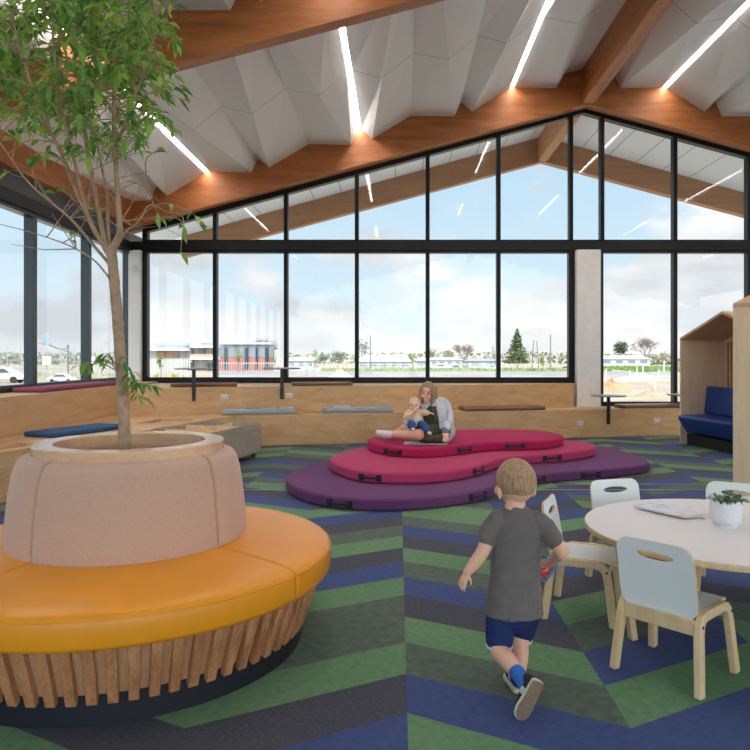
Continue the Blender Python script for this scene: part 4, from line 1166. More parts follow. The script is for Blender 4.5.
    for yy in (415, 420, 425, 430):
        bm = BM(); ball(bm, B(436.6, yy, 8.17), (.009, .006, .009), 8); obj('button', bm, dk, j)
    # slipper socks
    sm = mat('cream_sock', (226, 212, 204), .9)
    bm = BM(); limb(bm, [B(392.5, 434.5, 8.225), B(386, 434.2, 8.26), B(378.3, 432.6, 8.28)], [.043, .045, .035], 16)
    me = fuse(bm, .006, 2); seat_clip(me); me.materials.append(sm); obj('sock', me, sm, root)
    bm = BM(); limb(bm, [B(391, 436.4, 8.50), B(384, 435.6, 8.52), B(379, 435.0, 8.54)], [.041, .041, .032], 16)
    me = fuse(bm, .006, 2); seat_clip(me); me.materials.append(sm); obj('sock', me, sm, root)
woman()

def baby():
    base = P(415, 426.5, 8.09)
    root = thing('baby', 'baby in a cream jumper and blue jeans on the lap of the woman', 'baby', base)
    B = lambda x, y, Y: P(x, y, Y)-base
    head = B(414.3, 404.3, 8.08); hr = Matrix.Rotation(R(176), 3, 'Z') @ Matrix.Rotation(R(-10), 3, 'X')
    F = lambda x, y, z: head+hr @ Vector((x, y, z))
    bm = BM()
    ellipsoid(bm, F(0, -.006, .012), (.066, .075, .070), hr, 28)
    limb(bm, [F(0, .02, -.02), F(0, .034, -.05)], [(.056, .046), (.034, .028)], 16, ref=hr @ Vector((1, 0, 0)))
    ellipsoid(bm, F(0, .074, -.012), (.009, .010, .009), hr, 12)
    for s in (-1, 1):
        ellipsoid(bm, F(s*.034, .046, -.028), (.022, .022, .022), hr, 12); ellipsoid(bm, F(s*.067, -.002, -.008), (.010, .014, .019), hr, 12)
    limb(bm, [F(0, 0, -.055), B(414.8, 413, 8.11)], [.036, .040])
    limb(bm, [B(414.8, 412, 8.12), B(415, 418, 8.12), B(415.6, 424.5, 8.12)], [(.072, .05), (.085, .062), (.088, .068)], 20, ref=(1, 0, 0))
    wl = B(412.3, 412.9, 8.005)
    limb(bm, [B(408.6, 412.4, 8.11), B(406.6, 417.4, 8.06), wl], [.034, .030, .021]); hand(bm, wl, B(414.0, 410.2, 8.0)-wl, (.2, .9, 0), .078, 1.0, thumb=-1)
    wr = B(428.4, 412.9, 8.06)
    limb(bm, [B(420.4, 412.3, 8.11), B(424.5, 412.6, 8.08), wr], [.034, .030, .021]); hand(bm, wr, Vector((1, -.1, -.12)), (0, .2, -1), .082, .5, thumb=1)
    limb(bm, [B(412.5, 424, 8.10), B(410.8, 424.6, 7.98), B(412.6, 428.5, 7.93)], [.048, .042, .028]); limb(bm, [B(412.9, 428.8, 7.93), B(413.2, 429.8, 7.87)], [.022, (.022, .015)], ref=(1, 0, 0))
    limb(bm, [B(418.5, 424, 8.10), B(424.5, 426, 7.99), B(428.3, 431.8, 7.95)], [.048, .043, .028]); limb(bm, [B(428.8, 432.6, 7.95), B(430.2, 433.8, 7.88)], [.023, (.023, .016)], ref=(1, 0, 0))
    me = fuse(bm, .0045, 3)
    for m in ('skin_baby', 'eye', 'lip'): me.materials.append(M[m])
    paint(me, [(F(s*.027, .067, .004), (.012, .02, .007), 1) for s in (-1, 1)]+[(F(0, .066, -.036), (.014, .02, .006), 2)])
    obj('body', me, M['skin_baby'], root)
    hm = mat('baby_down_hair', (216, 190, 160), .8)
    obj('hair', hair_shell(F(0, -.006, .012), (.0685, .0775, .0735), lambda p: p.z-(-.25 if p.y < .15 else -.25+(p.y-.15)*1.35), hr, .01), hm, root, smooth=80)
    jm = mat('cream_jumper', (232, 206, 168), .95, var=.06, vscale=30, bump=.4, bscale=90)
    bm = BM()
    limb(bm, [B(414.8, 412.3, 8.12), B(415, 418, 8.12), B(415.4, 423.2, 8.12)], [(.078, .056), (.095, .074), (.098, .080)], 20, ref=(1, 0, 0))
    limb(bm, [B(408.8, 412.6, 8.11), B(406.6, 417.4, 8.06), B(410.2, 414.8, 8.02)], [.042, .040, .033]); limb(bm, [B(420.2, 412.4, 8.11), B(424.5, 412.6, 8.085), B(427, 412.8, 8.065)], [.042, .038, .032])
    me = fuse(bm, .0045, 3); me.materials.append(jm); jb = obj('jumper', me, jm, root)
    bm = BM(); ball(bm, B(417.3, 418.5, 8.045), (.034, .008, .03), 12); obj('motif', bm, mat('jumper_motif', (226, 226, 232), .9), jb)
    dm = mat('blue_jeans', (44, 84, 142), .9, var=.12, vscale=40, bump=.3)
    bm = BM()
    limb(bm, [B(415.6, 423.6, 8.12), B(415.8, 425.5, 8.12)], [(.094, .078), (.090, .074)], 20, ref=(1, 0, 0))
    limb(bm, [B(412.5, 424, 8.10), B(410.8, 424.8, 7.98), B(412.3, 427.8, 7.935)], [.050, .045, .035]); limb(bm, [B(418.5, 424, 8.10), B(424.5, 426, 7.99), B(427.6, 430.6, 7.955)], [.050, .046, .037])
    me = fuse(bm, .0045, 3); me.materials.append(dm); obj('jeans', me, dm, root)
baby()
def open_book():
    a, b, c, d = [PZ(x, y, MAT_TOP+.006) for x, y in ((404.5, 441.8), (428, 440.6), (447, 443.2), (424, 445.6))]
    cen = (a+b+c+d)/4; root = thing('open_book', 'open picture book lying on the magenta mat under the hand of the woman', 'book', (cen.x, cen.y, MAT_TOP+.001), R(-6))
    w, h = .50, .26
    for s in (-1, 1):
        bm = BM(); n = 8; T = []
        for i in range(n+1):
            t = i/n; x = s*w/2*t; z = .004+.010*math.sin(PI*min(1, t*1.1))*(1-t*.6); T.append([bm.verts.new((x, -h/2, z)), bm.verts.new((x, h/2, z)), bm.verts.new((x, h/2, .002)), bm.verts.new((x, -h/2, .002))])
        for p, q in zip(T, T[1:]):
            for k in range(4): bm.faces.new((p[k], p[(k+1) % 4], q[(k+1) % 4], q[k]))
        bm.faces.new(T[0]); bm.faces.new(T[-1][::-1]); bmesh.ops.recalc_face_normals(bm, faces=bm.faces)
        obj('page_block', bm, art('page_art', [(244, 244, 240), (210, 222, 234), (246, 244, 240), (150, 176, 206)], 14, 4+s), root, smooth=40)
    bm = BM(); box2(bm, (-w/2-.004, -h/2-.004, 0), (w/2+.004, h/2+.004, .002)); obj('cover', bm, mat('book_cover_blue', (150, 176, 206), .5), root)
open_book()

# ------------------------------------------------------------------ the indoor tree
def leafmat(name, c, var=.25):
    m = mat(name, c, .42, var=var, vscale=14, spec=.5)
    nt = m.node_tree; N = nt.nodes; L = nt.links; b = N['Principled BSDF']; t = N.new('ShaderNodeBsdfTranslucent'); mx = N.new('ShaderNodeMixShader'); mx.inputs[0].default_value = .35
    t.inputs[0].default_value = (*lin([min(255, v*1.15) for v in c]), 1)
    L.new(b.outputs[0], mx.inputs[1]); L.new(t.outputs[0], mx.inputs[2]); L.new(mx.outputs[0], N['Material Output'].inputs[0]); return m
M['leaf1'] = leafmat('ficus_leaf', (134, 180, 80)); M['leaf2'] = leafmat('ficus_leaf_dark', (90, 142, 64)); M['leaf3'] = leafmat('ficus_leaf_young', (160, 192, 86))
M['bark'] = mat('ficus_bark', (176, 148, 120), .85, var=.22, vscale=30, bump=.5, bscale=70)
def indoor_tree():
    Y0 = TY; root = thing('ficus_tree', 'slender ficus tree with a leafy crown growing out of the round seat', 'tree', (TX, TY, .56))
    base = root.location.copy()
    B = lambda x, y, dy=0.0: P(x, y, Y0+dy)-base
    bm = BM(); pts = [Vector((B(126, 455).x, 0, .02)), B(125, 445), B(123, 400), B(119.5, 345), B(116, 300), B(112.5, 262), B(111, 246)]
    pts = catmull(pts, 5); n = len(pts)
    tube(bm, pts, [.029-.006*i/(n-1)+.0012*math.sin(i*2.3) for i in range(n)], 14)
    for p, r in ((pts[12], .03), (pts[20], .028), (pts[27], .026)): ball(bm, p+Vector((.012, -.012, 0)), (.016, .014, .02), 8)
    obj('trunk', bm, M['bark'], root, smooth=70)
    limbs = [
        ([(111, 250, 0), (119, 235, -.03), (119.5, 222, -.05), (118, 200, -.07), (115, 150, -.12), (114, 110, -.15), (116, 55, -.2), (122, 5, -.24), (128, -50, -.28)], .017),
        ([(112, 262, 0), (104, 238, .03), (96, 196, .05), (88, 154, .08), (82, 110, .1), (74, 55, .12), (66, 0, .15), (60, -55, .2)], .014),
        ([(112, 255, 0), (108, 230, .06), (107, 194, .12), (100, 158, .2), (93, 110, .28), (98, 50, .34), (104, -10, .4)], .010),
        ([(112, 262, 0), (98, 236, -.04), (80, 200, -.12), (62, 156, -.22), (46, 120, -.3), (28, 75, -.38), (14, 25, -.42), (5, -30, -.45)], .011),
        ([(113, 268, 0), (94, 246, .05), (70, 218, .12), (30, 184, .26), (8, 154, .34), (-18, 118, .4)], .009),
        ([(111, 255, 0), (90, 222, -.08), (74, 160, -.2), (62, 110, -.3), (54, 50, -.36), (50, -10, -.42)], .011),
        ([(113, 258, 0), (124, 234, .08), (138, 222, .14), (150, 205, .2), (168, 212, .24), (188, 214, .28)], .007),
        ([(115, 150, -.12), (126, 120, -.2), (138, 88, -.28), (150, 55, -.33), (158, 15, -.36)], .008),
        ([(114, 285, 0), (96, 262, -.08), (70, 246, -.16), (30, 232, -.26), (-10, 222, -.34)], .005),
    ]
    allp = []
    for pl, r in limbs:
        pts = catmull([B(*p) for p in pl], 5); n = len(pts); bm = BM()
        tube(bm, pts, [r*(1-.72*i/(n-1)) for i in range(n)], 8); obj('branch', bm, M['bark'], root, smooth=70)
        allp += [(p, i/n) for i, p in enumerate(pts)]
    rnd = random.Random(11)
    tw = BM(); lf = BM()
    def spray(c, k, tip=None, spread=1.0):
        near = min(allp, key=lambda q: (q[0]-c).length+(.25 if q[0].z > c.z else 0)+(.15 if q[1] < .35 else 0))[0]
        mid = (near+c)/2+Vector((rnd.uniform(-.05, .05), rnd.uniform(-.05, .05), rnd.uniform(.0, .07)))
        pts = catmull([near, mid, c, c+(c-mid).normalized()*.05+Vector((0, 0, -.05))], 4); tube(tw, pts, [.0034-.0022*i/len(pts) for i in range(len(pts))], 5)
        m = len(pts)
        for j in range(k):
            p = pts[min(m-1, int(m*(.35+.65*(j+rnd.random())/k)))]
            out = Vector((rnd.uniform(-1, 1), rnd.uniform(-1, 1), rnd.uniform(-.9, .25)))+(c-near).normalized()*.5
            mi = 0 if rnd.random() < .5 else (1 if rnd.random() < .62 else 2)
            leaf(lf, p, out, rnd.uniform(.042, .066), rnd, mi, wid=.46, droop=.35)
    regions = [((52, 40), (80, 62), 100), ((36, 92), (56, 36), 34), ((126, 50), (44, 58), 48), ((92, 110), (58, 40), 30), ((148, 84), (30, 40), 17), ((20, 20), (45, 55), 40), ((90, -25), (90, 40), 60), ((148, 10), (16, 22), 6), ((142, 122), (16, 22), 6), ((66, 155), (30, 18), 4)]
    for (cx, cy), (rx, ry), n in regions:
        for _ in range(n):
            a = rnd.uniform(0, 2*PI); q = math.sqrt(rnd.random())
            spray(B(cx+rx*q*math.cos(a), cy+ry*q*math.sin(a), rnd.uniform(-.55, .55)), rnd.randint(7, 11))
    for x, y, k in ((192, 213, 6), (182, 236, 3), (176, 218, 3), (150, 196, 3), (14, 170, 3), (62, 190, 4), (72, 232, 2), (88, 205, 3), (160, 150, 4)):
        spray(B(x, y, rnd.uniform(-.1, .25)), k)
    # bare fine twigs in the lower crown
    for _ in range(46):
        q = rnd.choice([a for a in allp if .15 < a[1] < .75])[0]
        d = Vector((rnd.uniform(-1, 1), rnd.uniform(-.6, .6), rnd.uniform(-.1, 1))).normalized(); ln = rnd.uniform(.08, .28)
        tube(tw, [q, q+d*ln*.5+Vector((0, 0, rnd.uniform(-.02, .04))), q+d*ln+Vector((0, 0, rnd.uniform(.0, .06)))], [.003, .0022, .001], 5)
    # the low sprout on the trunk
    sp = BM()
    for tip, k in (((133, 372), 5), ((152, 386), 9), ((148, 402), 7), ((140, 380), 5), ((96, 362), 6), ((78, 366), 7), ((104, 354), 4), ((127, 356), 3)):
        c = B(tip[0], tip[1], -.12); s = B(121, 396, -.02) if tip[0] > 115 else B(119, 372, -.02)
        mid = (s+c)/2+Vector((0, -.02, .035)); pts = catmull([s, mid, c], 5); tube(sp, pts, [.0035-.002*i/len(pts) for i in range(len(pts))], 5)
        for j in range(k):
            p = pts[min(len(pts)-1, int(len(pts)*(.45+.55*(j+rnd.random())/k)))]
            leaf(lf, p, Vector((rnd.uniform(-.9, .9), rnd.uniform(-.8, .2), rnd.uniform(-.9, .05))), rnd.uniform(.04, .06), rnd, rnd.choice((0, 1, 1)), wid=.46, droop=.4)
    obj('twigs', tw, M['bark'], root, smooth=70)
    obj('sprout', sp, M['bark'], root, smooth=70)
    obj('foliage', lf, [M['leaf1'], M['leaf2'], M['leaf3']], root)
indoor_tree()
# small fittings
sd = P(199, 108, 9.4); sd.z = roofz(sd.x)-.075
def detector():
    root = thing('smoke_detector', 'small round white smoke detector on the folded ceiling', 'smoke detector', P(199.5, 108.5, 9.55))
    o = root.location; bm = BM(); lathe(bm, [(0, .03), (.055, .03), (.055, .012), (.045, .0), (.03, -.012), (0, -.014)], 24); bmesh.ops.recalc_face_normals(bm, faces=bm.faces)
    obj('base', bm, M['white'], root, smooth=40)
    bm = BM(); lathe(bm, [(0, -.013), (.022, -.013), (.018, -.032), (0, -.034)], 16); bmesh.ops.recalc_face_normals(bm, faces=bm.faces); obj('sensor', bm, mat('sensor_grey', (150, 150, 150), .5), root, smooth=40)
detector()
def sensor():
    root = thing('motion_sensor', 'small white motion sensor on the slim corner column', 'sensor', (-4.69, YG-.20, 2.92))
    bm = BM(); box2(bm, (-.045, -.05, -.06), (.045, 0, .06)); obj('casing', bm, M['white'], root, bevel=.012)
    bm = BM(); ball(bm, (0, -.05, -.015), (.028, .014, .03), 12); obj('lens', bm, M['soffit'], root, smooth=60)
sensor()

# ------------------------------------------------------------------ outside
GZ = -.9
def G(px, py): Y = (HC-GZ)*FPX/(py-357); return Vector(((px-398)*Y/FPX, Y, GZ))
def sc(Y): return Y/FPX
def ground_mat(name, cols, scale):
    m = art(name, cols, scale, 1); m.node_tree.nodes['Principled BSDF'].inputs['Roughness'].default_value = 1
    for n in m.node_tree.nodes:
        if n.type == 'TEX_NOISE': n.inputs['Detail'].default_value = 7; n.inputs['Distortion'].default_value = .2
    return m
bm = BM(); face(bm, [(-500, 13, GZ), (500, 13, GZ), (500, 900, GZ), (-500, 900, GZ)]); face(bm, [(-500, -60, GZ), (XL-.2, -60, GZ), (XL-.2, 13, GZ), (-500, 13, GZ)])
face(bm, [(14, -60, GZ), (500, -60, GZ), (500, 13, GZ), (14, 13, GZ)]); face(bm, [(XL-.2, -60, GZ), (14, -60, GZ), (14, -9.5, GZ), (XL-.2, -9.5, GZ)])
struct('ground', bm, ground_mat('site_gravel', [(122, 114, 100), (158, 150, 136), (138, 128, 112), (168, 162, 150)], .12))
bm = BM(); box2(bm, (-14, 13.25, GZ-.1), (16, 17.2, -.05)); struct('path', bm, M['concrete'])
bm = BM(); face(bm, [(-22, 86, GZ+.01), (36, 86, GZ+.01), (46, 110, GZ+.01), (-30, 110, GZ+.01)]); struct('road', bm, mat('asphalt', (126, 130, 138), .9, var=.1, vscale=.3))
for i, (poly, c) in enumerate((([(-12, 111), (34, 111), (35, 118), (-13, 118)], (140, 150, 92)), ([(36, 105), (62, 105), (66, 150), (42, 150)], (108, 136, 66)), ([(-75, 74), (-24, 74), (-24, 84), (-75, 84)], (170, 160, 118)))):
    bm = BM(); n = 26
    rnd = random.Random(i)
    A, B_, C_, D = [Vector((x, y, GZ+.03)) for x, y in poly]
    for j in range(900):
        u, v = rnd.random(), rnd.random(); p = A.lerp(B_, u).lerp(D.lerp(C_, u), v); h = rnd.uniform(.15, .5); a = rnd.uniform(0, PI); w = Vector((math.cos(a), math.sin(a), 0))*rnd.uniform(.15, .45)
        face(bm, [p-w, p+w, p+w*.6+Vector((0, 0, h)), p-w*.6+Vector((0, 0, h))])
    face(bm, [A, B_, C_, D])
    o = obj('grass', bm, mat('verge_grass', c, 1, var=.3, vscale=.6)); tag(o, ['grass verge along the far side of the car park road', 'green grass strip before the long white house', 'dry planting bed before the school buildings'][i], 'grass', kind='stuff')

# school buildings
def school():
    Y = 105; k = sc(Y); o = Vector(((245.5-398)*k, Y, GZ)); root = thing('school_building', 'grey school block with a red brick base and tall slot windows', 'building', o)
    z = lambda y: HC-(y-357)*k-GZ; x = lambda p: (p-245.5)*k
    bm = BM(); box2(bm, (x(219), 0, z(357)), (x(270.5), 3, z(344.5))); obj('upper_wall', bm, mat('grey_cladding', (126, 134, 140), .8), root)
    bm = BM(); box2(bm, (x(219.4), .05, 0), (x(270.2), 3, z(357))); obj('brick_wall', bm, mat('red_brick', (166, 106, 90), .9, var=.15, vscale=2), root)
    bm = BM(); box2(bm, (x(224), -.4, z(344.5)), (x(271.5), 3.4, z(342.2))); obj('roof', bm, mat('pale_roof', (172, 176, 178), .7), root)
    for a, b in ((224.5, 228), (244.5, 248.5), (255.5, 258), (265, 269)):
        bm = BM(); box2(bm, (x(a), -.08, z(369)), (x(b), .2, z(347.5))); w = obj('window', bm, mat('slot_frame', (60, 66, 72), .4), root)
        bm = BM(); box2(bm, (x(a)+.1, -.1, z(368.4)), (x(b)-.1, -.08, z(348.2))); obj('pane', bm, mat('slot_glass', (52, 62, 72), .15), w)
    Y = 112; k = sc(Y); o = Vector(((187-398)*k, Y, GZ)); root = thing('school_building', 'wide low school block with timber wall, balconies and flat pale roofs', 'building', o)
    z = lambda y: HC-(y-357)*k-GZ; x = lambda p: (p-187)*k
    bm = BM(); box2(bm, (x(146), .8, 0), (x(187), 10, z(349))); obj('side_wall', bm, mat('render_grey', (172, 174, 174), .9), root)
    bm = BM(); box2(bm, (x(156), .2, z(357.5)), (x(178), .9, z(350.5))); obj('timber_wall', bm, mat('timber_clad', (140, 104, 78), .8, var=.2, vscale=1.2), root)
    bm = BM(); box2(bm, (x(146), -1, z(350.5)), (x(190), 10, z(348.5))); obj('roof', bm, M['soffit'], root)
    bm = BM(); box2(bm, (x(150), 1, z(345.5)), (x(198), 12, z(342.5))); obj('upper_roof', bm, mat('zinc', (150, 156, 162), .5), root)
    bm = BM(); box2(bm, (x(152), 1.5, z(348.5)), (x(196), 11, z(345.5))); obj('clerestory', bm, mat('clear_story', (196, 204, 208), .3), root)
    bm = BM(); box2(bm, (x(187), -.3, 0), (x(191), 1, z(346))); obj('fin_wall', bm, mat('dark_fin', (116, 122, 128), .8), root)
    bm = BM(); box2(bm, (x(191), 1.6, 0), (x(221), 10, z(346.5))); obj('balcony_wall', bm, mat('balcony_back', (178, 176, 170), .9), root)
    for y0, y1 in ((347.5, 345), (359.5, 357)):
        bm = BM(); box2(bm, (x(191), -.6, z(y0)), (x(222), 3, z(y1))); obj('balcony_slab', bm, M['white'], root)
    bm = BM(); box2(bm, (x(191), -.4, z(357)), (x(221), -.3, z(354))); obj('balustrade', bm, mat('terracotta_screen', (190, 150, 122), .8), root)
    for a, b, y0, y1 in ((196, 203, 356.5, 349), (209, 215, 354, 349), (205, 219, 370, 363)):
        bm = BM(); box2(bm, (x(a), 1.45, z(y0)), (x(b), 1.7, z(y1))); w = obj('window', bm, mat('dark_glazing', (86, 94, 100), .2), root)
school()
def house(label, px0, px1, ytop, yeave, ybase, col, roofc, nwin, gy=None):
    Y = (HC-GZ)*FPX/(ybase-357); k = sc(Y); c = (px0+px1)/2; o = Vector(((c-398)*k, Y, GZ)); root = thing('house', label, 'house', o, group='pale single storey houses across the road')
    hw = (px1-px0)/2*k; ze = HC-(yeave-357)*k-GZ; zr = HC-(ytop-357)*k-GZ; d = 8
    wm = mat('house_wall', col, .9)
    bm = BM(); box2(bm, (-hw, 0, 0), (hw, d, ze)); obj('wall', bm, wm, root)
    bm = BM(); e = .4
    pts = [(-hw-e, -e, ze), (hw+e, -e, ze), (hw+e, d+e, ze), (-hw-e, d+e, ze), (-hw*.8, d/2, zr), (hw*.8, d/2, zr)]
    v = [bm.verts.new(p) for p in pts]
    for f in ((0, 1, 5, 4), (1, 2, 5), (2, 3, 4, 5), (3, 0, 4), (3, 2, 1, 0)): bm.faces.new([v[i] for i in f])
    bmesh.ops.recalc_face_normals(bm, faces=bm.faces); obj('roof', bm, mat('house_roof', roofc, .7), root)
    for i in range(nwin):
        x = -hw+(i+.5)*2*hw/nwin; w = min(1.0, hw*.35/max(1, nwin)*1.6)
        bm = BM(); box2(bm, (x-w, -.06, ze*.42), (x+w, .05, ze*.82)); obj('window', bm, mat('house_window', (120, 136, 150), .25), root)
house('pale house with a light roof behind the first saplings', 288, 314, 356.8, 361, 369, (186, 186, 182), (160, 164, 168), 3)
house('white house with a broad hipped roof beside the tall pole', 358, 410, 354.8, 361.5, 369.2, (166, 164, 160), (188, 192, 196), 5)
house('small pale house behind the parked cars by the sapling', 414, 428, 357.5, 361, 368, (182, 182, 180), (156, 160, 164), 1)
house('long white flat house before the bare tree', 430, 462, 357.3, 359.8, 369, (192, 192, 190), (176, 180, 182), 4)
house('low pale house next to the tall conifer', 468, 500, 358.5, 361, 368, (170, 172, 172), (126, 132, 138), 2)
house('long white house seen past the concrete column', 601, 650, 355.5, 359, 366.5, (196, 198, 198), (170, 178, 184), 4)
def rows(name, label, cat, a, b, h, n, r, m, mesh=None, rails=(.95,)):
    root = thing(name, label, cat, a); v = b-a
    for i in range(n+1):
        p = v*i/n; bm = BM(); tube(bm, [p, p+Vector((0, 0, h))], r, 6); obj('post', bm, m, root)
    for q in rails:
        bm = BM(); tube(bm, [Vector((0, 0, h*q)), v+Vector((0, 0, h*q))], r*.7, 6); obj('rail', bm, m, root)
    return root
def picket(label, pa, pb, ybase, ytop, step, w, m):
    a, b = G(pa, ybase), G(pb, ybase); h = (ybase-ytop)*sc(a.y); root = thing('picket_fence', label, 'fence', a); v = b-a; n = int(v.length/step); bm = BM()
    for i in range(n): box(bm, v*i/n+Vector((0, 0, h/2)), (w, .06, h))
    obj('pickets', bm, m, root)
    for q in (.15, .85):
        bm = BM(); box2(bm, (0, .03, h*q-.05), (v.x, .08, h*q+.05)); obj('rail', bm, m, root)
picket('tall pale picket fence in front of the low school block', 150, 192, 377.5, 358.5, .26, .15, mat('fence_pale', (186, 186, 182), .8))
picket('thin steel fence in front of the brick based school block', 219, 286, 373, 361.5, .34, .05, mat('fence_steel', (178, 180, 180), .7))
picket('grey steel fence along the far side of the road', 290, 572, 369.8, 363, .8, .07, mat('fence_grey', (186, 190, 192), .7))
wire = mat('court_wire', (150, 160, 164), .6)
def court_fence():
    a, b = G(-60, 381), G(128, 381); root = thing('court_fence', 'high wire fence of the sports court seen through the side windows', 'fence', a); v = b-a; h = 3.1
    for i in range(15):
        p = v*i/14; bm = BM(); tube(bm, [p, p+Vector((0, 0, h))], .05, 6); obj('post', bm, wire, root)
    bm = BM()
    for i in range(160): p = v*i/159; box(bm, p+Vector((0, 0, h/2)), (.02, .02, h))
    for q in range(9): box2(bm, (0, -.015, h*q/8), (v.x, .015, h*q/8+.03))
    obj('wire_mesh', bm, wire, root)
    for x in (.57, .25, .8):
        bm = BM(); box(bm, v*x+Vector((0, -.06, 1.9)), (.8, .04, .8)); obj('sign_plate', bm, M['white'], root)
court_fence()
def hoop():
    o = G(68, 380); k = sc(o.y); root = thing('basketball_hoop', 'basketball hoop with a grey backboard on a bent steel post', 'basketball hoop', o)
    z = lambda y: (380-y)*k; x = lambda p: (p-68)*k; m = mat('hoop_steel', (70, 82, 88), .6)
    bm = BM(); tube(bm, [(0, 0, 0), (0, 0, z(345))], .10, 8); obj('post', bm, m, root)
    bm = BM(); tube(bm, [(0, 0, z(352)), (x(52), -.6, z(345))], .06, 6); tube(bm, [(0, 0, z(348.5)), (x(57), -.4, z(348))], .05, 6); obj('arm', bm, m, root)
    bm = BM(); box2(bm, (x(46.5), -.75, z(345)), (x(53.5), -.65, z(333))); obj('backboard', bm, mat('backboard_grey', (140, 160, 166), .5), root)
    bm = BM(); c = Vector((x(45), -1.05, z(343.5))); tube(bm, [c+Vector((.3*math.cos(a*PI/10), .3*math.sin(a*PI/10), 0)) for a in range(21)], .035, 6); obj('rim', bm, mat('hoop_orange', (226, 108, 74), .5), root)
hoop()
# trees outside
def cards(bm, n, inside, size, rnd, mi=0):
    for _ in range(n):
        p = inside(); a, b = rnd.uniform(0, 2*PI), rnd.uniform(-.8, .8); u = Vector((math.cos(a), math.sin(a), b)).normalized(); v = u.cross(Vector((rnd.uniform(-1, 1), rnd.uniform(-1, 1), rnd.uniform(-1, 1)))).normalized(); s = size*rnd.uniform(.6, 1.3)
        f = face(bm, [p-u*s-v*s*.2, p-v*s*.6, p+u*s, p+v*s*.6]); f.material_index = mi
FOL = {k: mat('far_foliage_'+k, c, .9, var=.3, vscale=.8) for k, c in {'green': (108, 132, 76), 'dark': (78, 100, 72), 'conifer': (84, 98, 60), 'young': (128, 146, 84), 'dull': (136, 136, 104)}.items()}
FB = mat('far_bark', (120, 106, 94), .95)
def far_tree(name, label, px, ybase, ytop, wpx, kind, fol, n=420, trunk=.25, Y=None, group='trees beyond the windows', rag=.35):
    o = G(px, ybase) if Y is None else Vector(((px-398)*sc(Y), Y, GZ))
    k = sc(o.y); h = HC-(ytop-357)*k-GZ; w = wpx/2*k; root = thing(name, label, 'tree', o, group=group); rnd = random.Random(int(px*7+ybase))
    bm = BM(); tube(bm, [(0, 0, 0), (w*.04, 0, h*.5), (0, 0, h*.9)], [max(.05, h*.018), max(.04, h*.012), .02], 6); obj('trunk', bm, FB, root)
    bm = BM(); h0 = h*trunk
    if kind == 'cone':
        def ins():
            t = rnd.random()**1.5; a = rnd.uniform(0, 2*PI); lay = .78+.32*abs(math.sin(t*26)); r = w*(1-t)**.9*lay*math.sqrt(rnd.random()); return Vector((r*math.cos(a), r*math.sin(a), h0+(h-h0)*t))
    else:
        lob = [(Vector((rnd.uniform(-.5, .5)*w, rnd.uniform(-.5, .5)*w, h0+(h-h0)*rnd.uniform(.2, .85))), rnd.uniform(.35, .62)) for _ in range(9)]
        def ins():
            c, q = rnd.choice(lob); a = rnd.uniform(0, 2*PI); b = rnd.uniform(-1, 1); r = rnd.random()**.4; s = math.sqrt(1-b*b)
            p = c+Vector((w*q*r*s*math.cos(a), w*q*r*s*math.sin(a), (h-h0)*q*.5*r*b)); p.z = max(h0*.8, min(h, p.z)); return p
    cards(bm, n, ins, max(.12, w*.11), rnd); obj('foliage', bm, FOL[fol], root)
    return root
def bare_tree(label, px, ybase, ytop, wpx, Y=None, dense=4, m=FB):
    o = G(px, ybase) if Y is None else Vector(((px-398)*sc(Y), Y, GZ)); k = sc(o.y); h = HC-(ytop-357)*k-GZ; root = thing('bare_tree', label, 'tree', o, group='trees beyond the windows'); rnd = random.Random(int(px)); w = wpx/2*k
    tr = BM(); tube(tr, [(0, 0, 0), (0, 0, h*.28)], [h*.022, h*.016], 6); obj('trunk', tr, m, root); bm = BM()
    def grow(p, d, ln, r, lev):
        q = p+d*ln; tube(bm, [p, (p+q)/2+Vector((rnd.uniform(-.05, .05), rnd.uniform(-.05, .05), 0))*ln, q], [r, r*.8, r*.6], 4, caps=False)
        if lev == 0: return
        for _ in range(dense if lev > 1 else 3):
            e = (d+Vector((rnd.uniform(-.9, .9), rnd.uniform(-.9, .9), rnd.uniform(-.15, .55)))).normalized(); grow(q-d*ln*rnd.uniform(0, .4), e, ln*rnd.uniform(.62, .8), max(.02, r*.55), lev-1)
    for i in range(5):
        a = 2*PI*i/5+.3; grow(Vector((0, 0, h*.25)), Vector((math.cos(a)*.75*w/(h*.45), math.sin(a)*.75*w/(h*.45), 1)).normalized(), h*.27, h*.012, 4)
    for v in bm.verts: v.co.x = max(-w*1.05, min(w*1.05, v.co.x)) if abs(v.co.x) > w*1.2 else v.co.x; v.co.z = min(v.co.z, h*1.02)
    obj('branch_crown', bm, m, root)
far_tree('sapling', 'thin sapling behind the picket fence near the corner', 161, 378, 353, 10, 'round', 'young', 160)
far_tree('sapling', 'yellow green sapling before the brick based school block', 238, 373, 346.5, 12, 'round', 'young', 220)
far_tree('sapling', 'slim sapling at the end of the brick based school block', 273.5, 372, 350, 8, 'round', 'young', 150)
bare_tree('bare tree rising behind the brick based school block', 264, 366, 333.5, 30, Y=150)
far_tree('sapling', 'light green sapling beside a dark round tree', 314, 371, 350, 12, 'round', 'young', 220)
far_tree('round_tree', 'dark round tree behind the light green sapling', 323, 368.5, 353, 14, 'round', 'dark', 400)
far_tree('round_tree', 'dark round tree behind the pale sand heap', 337.5, 368.2, 351, 17, 'round', 'dark', 420)
far_tree('round_tree', 'small dull green tree next to the window mullion', 296, 366, 353.5, 12, 'round', 'green', 300)
far_tree('pine_tree', 'tall open pine tree beside the tall lamp pole', 361.5, 368, 338.5, 17, 'round', 'dark', 260, trunk=.3)
far_tree('sapling', 'bushy yellow green sapling before the white hipped house', 412.5, 371, 352, 10, 'round', 'young', 260)
far_tree('round_tree', 'green tree between the small pale house and the flat white house', 432, 366, 347, 14, 'round', 'green', 320)
